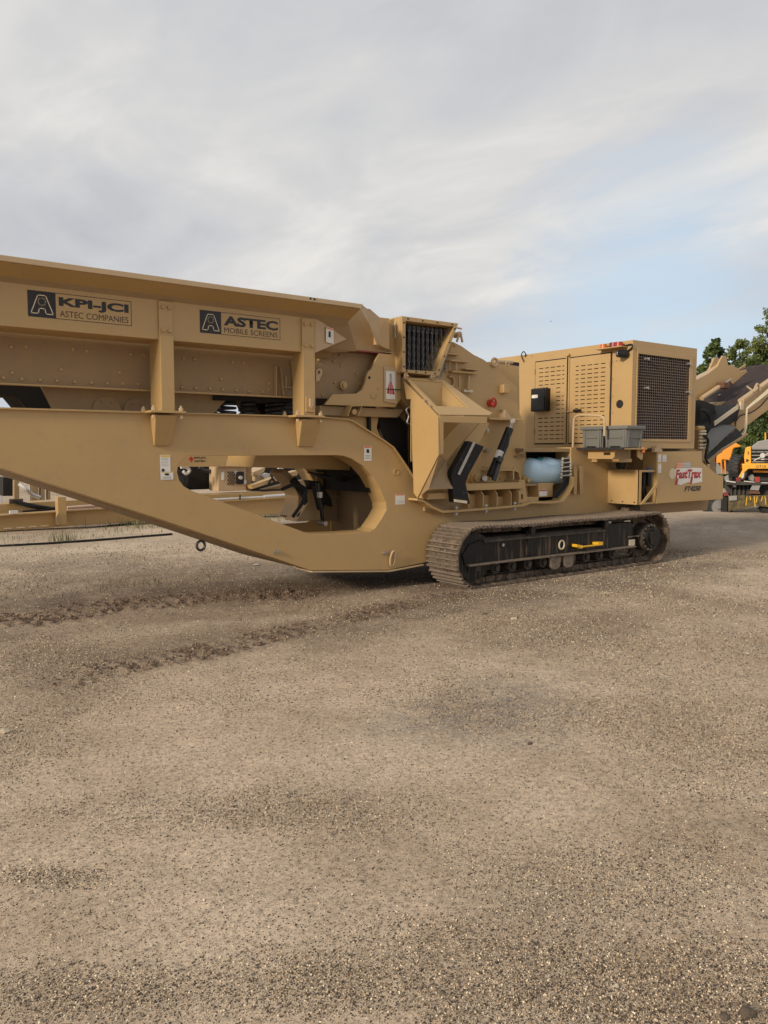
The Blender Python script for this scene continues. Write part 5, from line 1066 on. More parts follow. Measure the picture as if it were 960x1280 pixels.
b = MB(); b.box(*sorted([at(901, 482, Y=YP - .1).x, at(909, 482, Y=YP - .1).x]), YP - .16, YP - .02, at(905, 486, Y=YP - .1).z, at(905, 478, Y=YP - .1).z); b.build('ram_block', 'rust', up_, 0.02)
b = MB(); b.tube(curve_pts([at(898, 494, Y=8.7), at(908, 491.5, Y=8.7), at(918, 490.5, Y=8.7), at(926, 492, Y=8.7)]), .014, 6); b.build('grease_line', 'cream', up_)
b = MB(); b.tube([at(921, 474.5, Y=9.0), at(943, 490, Y=7.95)], .022, 7); b.build('cross_bar', 'tan_lit', cv)
b = MB()
b.tube(curve_pts([at(942, 490, Y=7.85), at(945, 482, Y=7.85), at(947, 480, Y=7.85), at(949, 484, Y=7.85), at(950, 488, Y=7.85)]), .022, 6); b.build('rail_hook', 'tan_lit', cv)
for k in (0, 1):
    o_ = k * 1.9; yy = CYN - .12 - .03 * k
    b = MB(); b.tube(curve_pts([at(1010, 448 + o_ * 1.8, Y=yy), at(980, 470 + o_ * 1.6, Y=yy), at(955, 492 + o_ * 1.5, Y=yy), at(937 - k, 507.5 + o_, Y=yy), at(934 - k * .5, 512 + o_, Y=yy), at(932 + k, 530, Y=yy), at(930.5 + k, 539, Y=yy), at(926 + k, 543.5 + o_, Y=yy), at(918, 548.5 + o_, Y=yy)], 5), .018, 7); b.build('hydraulic_pipe', 'cream', cv)
b = MB(); b.tube(curve_pts([at(960, 497, Y=CYN - .05), at(950, 508, Y=CYN - .05), at(938, 516, Y=CYN - .05), at(925, 520, Y=CYN - .05), at(919, 528, Y=CYN - .05)]), .012, 6); b.build('hydraulic_hose', 'rubber', cv)
b = MB(); b.prism(T([(913, 520), (921, 516), (921, 546), (913, 545)], Y=CYN + .05), 'Y', CYN + .03, CYN + .5); b.build('hanger', 'tan_paint', cv)
MB().prism(T([(904, 503), (917, 500), (926, 515), (915, 523), (900, 526), (892, 520)], Y=CYN + .4), 'Y', CYN + .4, CYN + .9).build('under_frame', 'tan_shade', cv)
# loading hopper skirt and dark chute plates below the tail
b = MB(); b.plate([at(884, 544, Y=7.75), at(893, 531, Y=8.0), at(914, 532, Y=7.9), at(920, 535, Y=7.6), at(886, 566, Y=7.4)], .02); b.build('spill_chute', 'dull_grey', Cr)
b = MB(); b.plate([at(882, 578, Y=7.35), at(884, 568, Y=7.45), at(920, 536, Y=7.55), at(928, 546, Y=7.55)], .02); b.build('chute_skirt', 'rubber', Cr)
b = MB(); b.strip(T([(882, 578), (904, 560), (928, 545.5), (933, 541)], Y=7.35), .03, 7.33, 7.37); b.build('chute_rail', 'tan_shade', Cr)
MB().prism(T([(876, 500), (893, 506), (897, 528), (884, 545), (876, 545)], Y=8.1), 'Y', 8.1, 9.6).build('conveyor_tail_box', 'cavity_dark', Cr)
for k in range(3):
    b = MB(); b.tube(curve_pts([at(876 + 2 * k, 512, Y=7.6), at(884 + 2 * k, 517, Y=7.55), at(888 + k, 526, Y=7.55), at(884 - k, 534, Y=7.6), at(878, 538, Y=7.6)]), .022, 7); b.build('hydraulic_hose', 'rubber', Cr)
b = MB(); b.tube(curve_pts([at(880, 545, Y=7.2), at(885, 550, Y=7.2), at(884, 560, Y=7.2), at(882, 572, Y=7.2), at(886, 580, Y=7.3)]), .022, 7); b.build('hydraulic_hose', 'rubber', Cr)
mf = MB().prism(T([(872, 533), (878, 533), (879, 562), (872, 562)], Y=7.3), 'Y', 7.3, 7.5).build('manifold', 'tan_shade', Cr)
for k, y in enumerate((539, 542.5, 547, 551, 556, 560)):
    MB().cyl(at(874, y, Y=7.25), at(882, y, Y=7.25), .016 + .004 * (k % 2), 8).build('hose_fitting', 'cream', mf)
MB().cyl(at(871, 535, Y=7.22), at(879, 535, Y=7.22), .035, 12).build('manifold_cap', 'tan_paint', mf)
MB().prism(T([(886, 573), (894, 568), (895, 594), (887, 588)], Y=7.6), 'Y', 7.6, 8.0).build('rear_leg', 'tan_shade', Cr)
MB().prism(T([(880, 576), (886, 574), (888, 588), (880, 582)], Y=7.3), 'Y', 7.3, 7.34).build('rear_gusset', 'tan_paint', Cr)
x0, x1, z0, z1 = pxq(884, 577, 887, 582, 7.28); MB().box(x0, x1, 7.275, 7.28, z0, z1).build('tail_lamp', 'cream', Cr)
# ================================================================== LETTERING AND STICKERS
def band(b, quad, u0, v0, u1, v1, n=.002):
    o, X, Y = (Vector(q) for q in quad); k = X.cross(Y).normalized() * n; pts = [o + X * u + Y * v + k for u, v in ((u0, v0), (u1, v0), (u1, v1), (u0, v1))]; b.add(pts, [(0, 1, 2, 3)])
def poly(b, quad, uv, n=.004):
    o, X, Y = (Vector(q) for q in quad); k = X.cross(Y).normalized() * n; b.add([o + X * u + Y * v + k for u, v in uv], [tuple(range(len(uv)))])
def logo(quad, w_, s1, s2, parent):
    o, X, Y = (Vector(q) for q in quad); hgt = Y.length; wid = X.length; bx = hgt * 1.02 / wid * w_
    b = MB(); band(b, quad, 0, 0, bx, 1); b.build('emblem_field', 'black_print', parent)
    b = MB(); t = .022
    band(b, quad, bx, 0, 1, .02); band(b, quad, bx, .98, 1, 1); band(b, quad, .995, .02, 1, .98); b.build('logo_border', 'black_print', parent)
    b = MB(); q2 = (o, X * bx, Y)
    def line(pts, th):
        for (a0, a1), (c0, c1) in zip(pts[:-1], pts[1:]):
            d = Vector((c0 - a0, c1 - a1)); L_ = d.length; d /= L_; nn = Vector((-d.y, d.x)) * th; e_ = d * th
            poly(b, q2, [(a0 - e_.x + nn.x, a1 - e_.y + nn.y), (a0 - e_.x - nn.x, a1 - e_.y - nn.y), (c0 + e_.x - nn.x, c1 + e_.y - nn.y), (c0 + e_.x + nn.x, c1 + e_.y + nn.y)])
    line([(.10, .14), (.36, .84), (.64, .84), (.90, .14), (.64, .14), (.60, .34), (.40, .34), (.36, .14), (.10, .14)], .018)
    line([(.50 + .13 * cos(a), .60 + .14 * sin(a)) for a in np.linspace(0, 2 * pi, 17)], .018)
    b.build('emblem', 'cream', parent)
    text('lettering', s1, (o + X * (bx + .03) + Y * .42, X * (.94 - bx), Y * .44), 'black_print', parent, bold=.042)
    text('lettering', s2, (o + X * (bx + .035) + Y * .10, X * (.93 - bx), Y * .24), 'brown_print', parent)
def q_at(tl, tr, bl, Y):
    a = at(*bl, Y=Y); t_ = at(*tl, Y=Y); r_ = at(*tr, Y=Y); zlo = a.z; zhi = t_.z
    return (Vector((t_.x, Y, zlo)), Vector((r_.x - t_.x, 0, 0)), Vector((0, 0, zhi - zlo)))
logo(q_at((34, 362), (164, 377), (34, 395), YH - .001), 1.0, 'KPI-JCI', 'ASTEC COMPANIES', hop)
logo(q_at((249.5, 387), (350, 399), (249.5, 415.5), YH - .001), 1.0, 'ASTEC', 'MOBILE SCREENS', hop)
def sticker(px0, py0, px1, py1, Y, parent, head='orange_print', kind=0, two=False):
    x0, x1, z0, z1 = pxq(px0, py0, px1, py1, Y); q = yq(x0, x1, z0, z1, Y - .001)
    b = MB(); band(b, q, 0, 0, 1, 1, .001); s_ = b.build('sticker', 'white_print', parent)
    b = MB(); band(b, q, .06, .88, .94, .98, .0025); b.build('sticker_header', head, parent)
    b = MB()
    if kind == 0:
        poly(b, q, [(.35, .55), (.6, .5), (.7, .62), (.62, .78), (.4, .8), (.3, .68)], .003)
    if kind == 2: poly(b, q, [(.12, .08), (.3, .05), (.45, .18), (.3, .28), (.15, .25)], .003)
    if kind != 2:
        for v in (.14, .24, .34): band(b, q, .15, v, .85, v + .02, .003)
    b.build('sticker_marks', 'black_print' if kind != 1 else 'grey_print', parent)
    if kind == 2:
        b = MB()
        for v in (.42, .50, .58, .66, .74, .80): band(b, q, .1, v, .8, v + .015, .003)
        b.build('sticker_marks', 'grey_print', parent)
sticker(200, 568.5, 213, 592, YB, beam, 'yellow_print', 2)
sticker(200.5, 589.5, 216.5, 599.5, YB - .003, beam, 'yellow_print', 0)
sticker(455, 557.5, 464.3, 576, YB, beam, 'orange_print', 0)
sticker(494, 617.5, 506, 630.5, YB, beam, 'orange_print', 1)
# sticker on gusset plate beside the second logo
q_ = [at(394, 396.5, Y=YH), at(433.5, 424, Y=7.60), at(394, 441, Y=YH)]; nrm = (q_[1] - q_[0]).cross(q_[2] - q_[0]).normalized()
if nrm.y > 0: nrm = -nrm
b = MB(); pp = [atp(x, y, q_[0] + nrm * .016, nrm) for x, y in ((407.5, 408), (417, 411), (417, 430), (407.5, 427.5))]; b.add(pp, [(0, 1, 2, 3)]); b.build('sticker', 'white_print', hop)
b = MB(); pp = [atp(x, y, q_[0] + nrm * .018, nrm) for x, y in ((407.8, 408.6), (416.8, 411.6), (416.8, 413), (407.8, 410.4))]; b.add(pp, [(0, 1, 2, 3)]); b.build('sticker_header', 'orange_print', hop)
b = MB(); pp = [atp(x, y, q_[0] + nrm * .018, nrm) for x, y in ((411, 414), (413.5, 414.5), (413.5, 422), (410.5, 421))]; b.add(pp, [(0, 1, 2, 3)]); b.build('sticker_marks', 'black_print', hop)
# round trade mark on rear side panel
qf = q_at((845, 584), (877, 584), (845, 606), YL - .001)
o, X, Y_ = qf
b = MB(); poly(b, qf, [(-.12, .62), (.02, .95), (.55, .97), (1.02, .92), (1.04, .12), (.6, .02), (.5, .14), (.2, -.02), (.02, .05), (-.02, .5)], .001); b.build('wordmark_outline', 'white_print', Cr)
text('lettering', 'FastTrax', (o + X * -.01 + Y_ * .34, X * 1.0, Y_ * .52), 'red_print', Cr, shear=.15, bold=.04, th=.004)
b = MB(); poly(b, qf, [(.02, .36), (.10, .36), (.06, .0), (-.02, .0)], .004); poly(b, qf, [(.58, .4), (.66, .4), (.62, .02), (.54, .02)], .004); b.build('letter_tail', 'red_print', Cr)
q5 = q_at((844, 577), (865, 577), (844, 586), YL - .001)
b = MB(); poly(b, q5, [(.0, .1), (.15, .9), (.5, 1.0), (.52, .1)], .001); b.build('wordmark_backing', 'orange_print', Cr)
b = MB(); poly(b, q5, [(.52, .1), (.5, .9), (.9, .85), (1.0, .1)], .001); b.build('wordmark_backing', 'grey_print', Cr)
b = MB()
for k in range(3): band(b, q5, .1, .22 + .25 * k, .9, .30 + .25 * k, .003)
b.build('wordmark_stripes', 'white_print', Cr)
b = MB(); p = at(840.5, 592, Y=YL); b.cyl(p + Vector((0, -.001, 0)), p + Vector((0, -.003, 0)), .085, 18); b.build('emblem', 'cream', Cr)
q6 = q_at((855.5, 608), (876, 608), (855.5, 614.5), YL - .001)
text('lettering', 'FT4250', q6, 'black_print', Cr, shear=.25, bold=.04)
for a in ((822.5, 567, 826.5, 577.5), (828, 568, 833, 577), (822.5, 579, 826.5, 591)):
    sticker(*a, YL, Cr, 'yellow_print', 1)
# ================================================================== THINGS RESTING ON THE CRUSHER
def tote(x0, x1, y0, y1, z0, z1, label):
    t = empty('storage_tote', ((x0 + x1) / 2, (y0 + y1) / 2, z0), label, 'storage box', 'grey plastic storage totes on the crusher deck')
    zt_ = z1 - .055; k = .02
    b = MB(); b.hexa([(x0 + k, y0 + k, z0), (x1 - k, y0 + k, z0), (x1 - k, y1 - k, z0), (x0 + k, y1 - k, z0), (x0 + .005, y0 + .005, zt_), (x1 - .005, y0 + .005, zt_), (x1 - .005, y1 - .005, zt_), (x0 + .005, y1 - .005, zt_)])
    b.build('tub', 'tote_grey', t, 0.012)
    b = MB(); b.box(x0 - .02, x1 + .02, y0 - .02, y1 + .02, zt_, z1); b.build('lid', 'tote_grey', t, 0.014)
    b = MB(); ym_ = (y0 + y1) / 2
    b.box(x0 - .002, x0 + .03, y0 + .08, y1 - .08, z0 + (z1 - z0) * .45, z0 + (z1 - z0) * .50)
    for yy in (y0 + .03, y1 - .07): b.box(x0 - .0, x0 + .03, yy, yy + .035, z0 + .01, zt_)
    for xx in (x0 + .04, x1 - .08): b.box(xx, xx + .035, y0 - .0, y0 + .03, z0 + .01, zt_)
    b.box(x0 + .09, x1 - .09, y0 - .002, y0 + .03, z0 + (z1 - z0) * .45, z0 + (z1 - z0) * .50)
    tag(b.build('ribs', 'tote_grey', t), kind='stuff')
    b = MB(); b.box(x0 + .002, x0 + .012, ym_ - .08, ym_ + .08, z0 + .002, z0 + .028); b.build('handle_recess', 'black_paint', t)
tote(9.20, 9.60, 6.80, 7.19, 1.757, 2.075, 'grey plastic tote on the deck edge, nearer one with a wide side face')
tote(9.20, 9.60, 7.235, 7.60, 1.757, 2.075, 'grey plastic tote half hidden behind its twin, beside the handrail')
# blue wrapped bundle
bm = bmesh.new(); bmesh.ops.create_uvsphere(bm, u_segments=72, v_segments=48, radius=1)
c0 = at(679, 589, Y=7.80)
for v in bm.verts:
    x, y, z = v.co; e_ = .5
    sgn = lambda q: math.copysign(abs(q) ** e_, q)
    r_ = sqrt(y * y + z * z); xx = sgn(x); rr = (max(0, 1 - abs(xx) ** 5)) ** .3 if abs(xx) < 1 else 0
    ang_ = math.atan2(z, y); P_ = Vector((xx * .43, cos(ang_) * .23 * rr, sin(ang_) * .20 * rr))
    P_.z += .012 * sin(xx * 7 + 1) * (z > 0)
    w1 = mnoise.noise(Vector((P_.x * 5, P_.y * 9, P_.z * 9))) * .022 + abs(mnoise.noise(Vector((P_.x * 9 + P_.z * 8, P_.y * 6, 4)))) * -.018
    v.co = c0 + P_ * (1 + w1 * .3)
me = bpy.data.meshes.new('wrapped_bundle'); bm.to_mesh(me); bm.free(); me.polygons.foreach_set('use_smooth', [True] * len(me.polygons))
wb = empty('wrapped_bundle', c0 - Vector((0, 0, .2)), 'light blue plastic wrapped bundle on a small stand at the side of the crusher', 'bundle')
link('wrapping', me, 'blue_wrap', wb)
b = MB(); p = at(674, 574.5, Y=7.72); b.cyl(p + Vector((0, .0, -.01)), p + Vector((0, -.02, .02)), .05, 12, .03); b.build('knot', 'teal', wb)
b = MB(); b.tube([c0 + Vector((x, -.248 * (1 - .02), .0)) + Vector((0, .0 + .03 * (zz_ * 5) ** 2, zz_)) for x, zz_ in ((-.30, .13), (-.1, .09), (.15, .10), (.38, .12))], .004, 5); b.build('seam', 'blue_wrap', wb)
# ================================================================== MACHINE PARKED BEHIND, ON THE LEFT
bgm = empty('screening_plant', (8, 19, 0), 'tan tracked screening plant parked behind the crusher, seen under and through its side beam', 'screening plant')
YG = 18.0
def pz(pts, y0, y1, name, m, bev=0.0, parent=bgm): return MB().prism(T(pts, Y=y0), 'Y', y0, y1).build(name, m, parent, bev)
pz([(-260, 651), (0, 643.5), (114, 636), (300, 624.5), (420, 617), (420, 637), (300, 645.5), (161, 652), (0, 664), (-260, 672)], YG, YG + .25, 'chassis_beam', 'tan_paint')
pz([(-260, 652.5), (0, 645), (114, 637.5), (300, 626), (420, 618.5), (420, 617.2), (300, 624.7), (114, 636.2), (0, 643.7), (-260, 651.2)], YG - .12, YG, 'beam_flange', 'tan_paint')
pz([(-200, 637), (11, 630), (69, 626.5), (262, 618.5), (375, 613.5), (420, 611.5), (420, 618), (262, 627), (69, 638), (11, 642), (-200, 652)], YG + .6, YG + 1.3, 'upper_beam', 'tan_paint')
for yy_, r_, c_ in ((638.0, .035, 'pipe_pink'), (641.2, .03, 'pipe_pink')):
    b = MB(); b.cyl(at(84, yy_ - 3.5, Y=YG + .1), at(150, yy_ - 8, Y=YG + .1), r_, 8); b.build('conduit', c_, bgm)
b = MB(); b.cyl(at(262, 625, Y=YG - .05), at(330, 621.5, Y=YG - .05), .035, 10); b.build('long_pipe', 'galv', bgm); b = MB(); b.cyl(at(330, 621.2, Y=YG - .05), at(364, 618.5, Y=YG - .05), .05, 10); b.build('pipe_sleeve', 'galv', bgm)
b = MB(); b.cyl(at(300, 619, Y=YG - .1), at(300, 626, Y=YG - .1), .02, 7); b.build('pipe_clamp', 'black_paint', bgm)
b = MB(); b.tube(curve_pts([at(364, 618.5, Y=YG - .1), at(370, 616, Y=YG - .1), at(374, 622, Y=YG - .1), at(371, 627, Y=YG - .1)]), .04, 7); b.build('coupling_hose', 'galv', bgm)
lg = pz([(72, 621), (82.5, 621), (83.5, 656), (73, 656)], YG - .30, YG - .06, 'support_leg', 'tan_paint', .01)
pz([(70, 647), (74, 640), (74, 655), (70, 655)], YG - .33, YG - .31, 'leg_foot', 'tan_shade', 0, lg)
for k, (a, c) in enumerate((((16, 626), (76, 637)), ((28, 640), (80, 633)), ((20, 628), (55, 636)))):
    b = MB(); b.tube(curve_pts([at(*a, Y=YG + .4), at((a[0] + c[0]) / 2, (a[1] + c[1]) / 2 + 1, Y=YG + .35), at(*c, Y=YG + .4)]), .035, 6); b.build('hydraulic_hose', 'rubber', bgm)
pz([(12, 624), (29, 623.5), (29, 629), (12, 630)], YG + .5, YG + .58, 'foot_block', 'brown_print')
for a in ((18, 600, 24, 626), (40, 602, 48, 627), (51, 605, 56, 626), (60, 606, 63, 625)):
    pz([(a[0], a[1]), (a[2], a[1]), (a[2], a[3]), (a[0], a[3])], YG + 2, YG + 2.2, 'upright', 'tan_shade')
pz([(4, 597), (17, 597), (17, 620), (4, 620)], YG + 2.4, YG + 3.4, 'engine_bay', 'cavity_dark')
b = MB(); b.tube(curve_pts([at(24, 605, Y=YG + 1.8), at(33, 612, Y=YG + 1.7), at(40, 618, Y=YG + 1.8), at(50, 622, Y=YG + 1.8)]), .05, 6); b.build('cable_loop', 'galv', bgm)
b = MB()
for x in (10, 26, 41, 56): a = at(x, 660.5 - (x - 10) * .07, Y=YG - .02); b.box(a.x - .08, a.x + .08, YG - .03, YG - .005, a.z - .012, a.z + .012)
tag(b.build('slot_covers', 'cream', bgm), kind='stuff')
b = MB(); a = at(16, 640, Y=YG - .12); b.box(a.x - .07, a.x + .09, YG - .2, YG - .1, a.z - .03, a.z + .03); b.build('side_lamp', 'container_white', bgm)
# dark drip skirt along the beam foot
b = MB(); b.strip(T([(-260, 676), (0, 666), (40, 665.5), (90, 662), (130, 657), (165, 653.5), (167, 657), ], Y=YG), .10, YG - .02, YG + .05); b.build('rubber_skirt', 'rubber', bgm)
# body seen through the opening
hz_ = pz([(215, 560), (322, 560), (316, 583), (215, 583.5)], YG + .9, YG + 1.0, 'engine_cover', 'tan_paint')
q7 = q_at((236.5, 570.5), (256.5, 570.5), (236.5, 577.5), YG + .898)
o, X, Y_ = q7
b = MB(); poly(b, q7, [(.0, .7), (.12, 1), (.2, .75), (.26, .5), (.18, .2), (.12, -.1), (.05, .3), (-.04, .55)], .002); b.build('star_mark', 'red_print', hz_)
text('lettering', 'KPI-JCI', (o + X * .30 + Y_ * .50, X * .72, Y_ * .42), 'black_print', hz_, bold=.04)
text('lettering', 'ASTEC', (o + X * .30 - Y_ * .02, X * .72, Y_ * .34), 'black_print', hz_, bold=.04)
pz([(215, 583.5), (276, 582.5), (276, 611), (215, 613)], YG + 1.7, YG + 2.6, 'wheel_bay', 'cavity_dark')
p = at(224, 600, Y=YG + 1.3); MB().cyl(p, p + Vector((0, .35, 0)), .26, 26).cyl(p + Vector((0, -.04, 0)), p, .13, 16).build('bay_wheel', 'tyre', bgm)
b = MB(); b.tube(curve_pts([at(226, 584, Y=YG + 1.2), at(232, 584, Y=YG + 1.2), at(237, 588, Y=YG + 1.2), at(233, 592, Y=YG + 1.2), at(229, 589, Y=YG + 1.2)]), .045, 7); b.build('exhaust_hook', 'container_white', bgm)
b = MB(); b.tube(curve_pts([at(249, 584, Y=YG + 1.5), at(255, 588, Y=YG + 1.5), at(264, 589, Y=YG + 1.5)]), .05, 7); b.build('hydraulic_hose', 'dark_steel', bgm)
cab = pz([(273, 583), (308, 582.5), (308, 613), (273, 614)], YG + 1.0, YG + 1.6, 'control_cabinet', 'tan_lit', .01)
b = MB()
for i in range(6):
    for j in range(7):
        if (i + j) % 2: continue
        p = at(272 + 13.2 + i * 1.6, 590.5 + j * 2.4, Y=YG + .99); b.box(p.x - .022, p.x + .022, YG + .985, YG + .998, p.z - .022, p.z + .022)
tag(b.build('perforated_panel', 'brown_print', cab), kind='stuff')
pz([(297, 590), (305, 589.5), (305, 605), (297, 605)], YG + .9, YG + 1.0, 'switch_box', 'black_paint', .008, cab)
p = at(300, 597, Y=YG + .89); MB().cyl(p, p + Vector((0, -.06, 0)), .05, 12).build('rotary_switch', 'galv', cab)
for a in ((277, 590, 280, 600, 'white_print'), (293, 588.5, 297, 593, 'white_print'), (305, 600, 308, 605, 'white_print')):
    x0, x1, z0, z1 = pxq(*a[:4], YG + .99); MB().box(x0, x1, YG + .985, YG + .999, z0, z1).build('sticker', a[4], cab)
pz([(308.5, 582.5), (314.5, 582.5), (314.5, 613), (308.5, 613)], YG + 1.1, YG + 1.4, 'upright', 'tan_shade')
pz([(314.5, 583), (420, 580), (420, 612), (314.5, 614)], YG + 2.6, YG + 2.9, 'conveyor_bay', 'cavity_dark')
pz([(317, 590), (332, 584), (330, 590), (319, 595)], YG + 1.6, YG + 2.3, 'hood_flap', 'tan_lit')
pz([(323, 594), (338, 592), (338, 600), (323, 602)], YG + 1.5, YG + 1.9, 'gear_box', 'tan_lit', .01)
p = at(331, 595, Y=YG + 1.45); b = MB(); b.cyl(p, p + Vector((0, -.1, 0)), .09, 12); b.build('gear_cap', 'container_white', bgm)
pz([(314, 607), (352, 594), (372, 588), (372, 594), (350, 600), (316, 611)], YG + .7, YG + 1.0, 'diagonal_beam', 'tan_paint')
pz([(330, 612), (372, 601), (400, 598), (400, 606), (372, 610)], YG + 1.0, YG + 1.3, 'diagonal_beam', 'tan_shade')
b = MB(); b.tube(curve_pts([at(341, 597, Y=YG + .6), at(336, 604, Y=YG + .6), at(344, 604, Y=YG + .6), at(340, 596, Y=YG + .6), at(348, 588, Y=YG + .6)]), .03, 6); b.build('control_cable', 'rubber', bgm)
p = at(349, 586, Y=YG + .7); MB().cyl(p, p + Vector((.0, -.12, 0)), .07, 10).build('pivot_pin', 'galv', bgm)
wc = empty('white_container', at(0, 640, Y=24), 'white box body glimpsed at the far left edge under the crusher beam', 'container')
b = MB(); b.prism(T([(-90, 600), (3.5, 601), (3.5, 640), (-90, 645)], Y=24.0), 'Y', 24, 26.2); b.build('body', 'container_white', wc, .03)
b = MB(); b.prism(T([(-90, 598.5), (4.5, 599.5), (4.5, 602), (-90, 601)], Y=23.97), 'Y', 23.95, 23.99); b.build('roof_rail', 'galv', wc)
# ================================================================== YELLOW TRUCK ON A LOW TRAILER, FAR RIGHT
O_ = at(930, 641.5, Z=0)
az = math.atan2(O_.y, O_.x); vx = Vector((cos(az), sin(az), 0)); ux = Vector((sin(az), -cos(az), 0))
LM = Matrix((ux, vx, Vector((0, 0, 1)))).transposed().to_4x4(); LM.translation = O_
def tv(pts, d=0.0):
    p0 = O_ + vx * d; o = []
    for x, y in pts:
        p = atp(870 + x / 10.667, 540 + y / 10.667, p0, vx); o.append(((p - O_).dot(ux), p.z))
    return o
def lz(pts, d, th, name, m, parent, bev=0.0): return MB(LM).prism(tv(pts, d), 'Y', d, d + th).build(name, m, parent, bev)
trk = empty('haul_truck', O_ + vx * 1.5, 'yellow dump truck with grey hood loaded on a low trailer at the right edge', 'dump truck')
db = lz([(270, 420), (272, 335), (300, 290), (510, 128), (612, 195), (505, 212), (490, 235), (455, 378), (350, 366), (325, 410)], 1.9, .8, 'dump_body', 'truck_orange', trk, .02)
lz([(330, 265), (342, 262), (342, 275), (330, 278)], 1.88, .02, 'body_mark', 'black_print', db)
lz([(322, 365), (345, 368), (358, 560), (338, 560)], 1.7, .12, 'body_ram', 'truck_orange', trk, .02)
lz([(372, 378), (395, 378), (402, 565), (384, 565)], 1.7, .12, 'body_ram', 'truck_orange', trk, .02)
lz([(270, 420), (440, 375), (450, 560), (270, 560)], 2.6, .2, 'truck_subframe', 'hood_grey', trk)  # grey frame plate behind the body rams
def lwheel(cx_, cy_, r_, w_, d, parent, turn=35, rim='truck_orange'):
    c = tv([(cx_, cy_)], d)[0]; e = bpy.data.objects.new('wheel', None); col.objects.link(e); e.parent = parent
    cw = LM @ Vector((c[0], d, c[1])); W[e.name] = cw; e.location = cw - W[parent.name]
    ax = Matrix.Rotation(R(turn), 4, 'Z'); TM = Matrix.Translation(cw) @ LM.to_3x3().to_4x4() @ ax
    b = MB(TM); pr = [(-w_ / 2, r_ * .55), (-w_ / 2, r_ * .9), (-w_ / 2 + .06, r_), (w_ / 2 - .06, r_), (w_ / 2, r_ * .9), (w_ / 2, r_ * .55)]; n = 36; vs = []; fs = []
    for i in range(n):
        a = 2 * pi * i / n
        for (u, q) in pr: vs.append((q * cos(a), u, q * sin(a)))
    m_ = len(pr)
    for i in range(n):
        for k in range(m_): fs.append((i * m_ + k, ((i + 1) % n) * m_ + k, ((i + 1) % n) * m_ + (k + 1) % m_, i * m_ + (k + 1) % m_))
    b.add(vs, fs, True); b.build('tyre', 'tyre', e)
    b = MB(TM)
    for i in range(18):
        a = 2 * pi * i / 18
        for s_ in (-1, 1):
            aa = a + (pi / 18 if s_ > 0 else 0); b.hexa([tuple(Vector((q * cos(t), s_ * u, q * sin(t)))) for q in (r_ * .97, r_ * 1.05) for t, u in ((aa - .06, .03), (aa + .06, .03), (aa + .09, w_ / 2), (aa - .03, w_ / 2))])
    tag(b.build('tread_lugs', 'tyre', e), kind='stuff')
    b = MB(TM); b.cyl((0, -w_ / 2 + .05, 0), (0, w_ / 2 - .05, 0), r_ * .56, 24); b.cyl((0, -w_ / 2, 0), (0, w_ / 2, 0), r_ * .2, 14); b.build('rim', rim, e)
    return e
lwheel(570, 475, .355, .30, 1.2, trk, 62)
# hood, grille, bumper
hd = MB(LM); f_ = tv([(735, 195), (830, 122), (960, 97), (1130, 97), (1230, 130), (1290, 200), (1290, 240), (735, 238)], .7)
hd.prism(f_, 'Y', .7, 2.4); hd = hd.build('hood', 'hood_grey', trk, .03)
gr = lz([(735, 242), (1290, 244), (1290, 412), (735, 412)], .74, .3, 'grille_housing', 'black_paint', trk)
for y in (258, 305, 352, 390): lz([(738, y), (1285, y + 1), (1285, y + 15), (738, y + 14)], .68, .06, 'grille_slat', 'hood_grey', gr)
for x in (800, 900, 1000, 1110): lz([(x, 242), (x + 8, 242), (x + 8, 300), (x, 300)], .66, .05, 'grille_bar', 'dark_steel', gr)
lz([(870, 358), (1010, 358), (1010, 372), (870, 372)], .655, .02, 'grille_badge', 'galv', gr)
fn = lz([(655, 230), (668, 205), (735, 190), (735, 420), (650, 425), (640, 330)], .62, 1.0, 'front_pillar', 'truck_yellow', trk, .02)
for y in (262, 285, 372): lz([(690, y), (706, y), (706, y + 12), (690, y + 12)], .60, .03, 'pillar_hole', 'black_print', fn)
lz([(668, 360), (690, 360), (690, 400), (668, 400)], .60, .03, 'pillar_mark', 'black_print', fn)
bu = lz([(610, 425), (700, 418), (1300, 420), (1300, 492), (700, 492), (640, 545), (600, 640), (545, 640), (590, 560), (620, 500)], .45, .35, 'bumper', 'truck_yellow', trk, .02)
a0 = tv([(795, 478), (930, 478), (795, 442)], .447)
text('lettering', 'OT10', (LM @ Vector((a0[0][0], .447, a0[0][1])), LM.to_3x3() @ Vector((a0[1][0] - a0[0][0], 0, 0)), Vector((0, 0, a0[2][1] - a0[0][1]))), 'brown_print', bu, bold=.01)
b = MB(LM); a0, a1 = tv([(772, 382), (1010, 262)], .35); b.cyl((a0[0], .35, a0[1]), (a1[0], .35, a1[1]), .018, 7); c_ = tv([(888, 312)], .33)[0]; b.cyl((c_[0], .36, c_[1]), (c_[0], .30, c_[1]), .07, 10); b.build('cross_rod', 'galv', trk)
lz([(615, 560), (645, 540), (640, 600), (605, 630)], .42, .03, 'step_plate', 'galv', trk)
lz([(640, 495), (1290, 495), (1290, 700), (600, 680)], 1.1, .5, 'front_axle_frame', 'trailer_black', trk)
lz([(760, 510), (960, 515), (1200, 520), (1200, 545), (760, 535)], .7, .2, 'cross_beam', 'truck_orange', trk)
lz([(690, 590), (750, 560), (780, 600), (770, 655), (700, 640)], .8, .2, 'hub_cover', 'hood_grey', trk)
b = MB(LM); a0, a1 = tv([(925, 10), (925, 105)], 1.0); b.cyl((a0[0], 1.0, a0[1]), (a1[0], 1.0, a1[1]), .02, 7); b.build('mirror_pole', 'truck_yellow', trk)
trl = empty('low_trailer', O_, 'dark muddy low loader trailer carrying the yellow truck at the right edge', 'trailer')
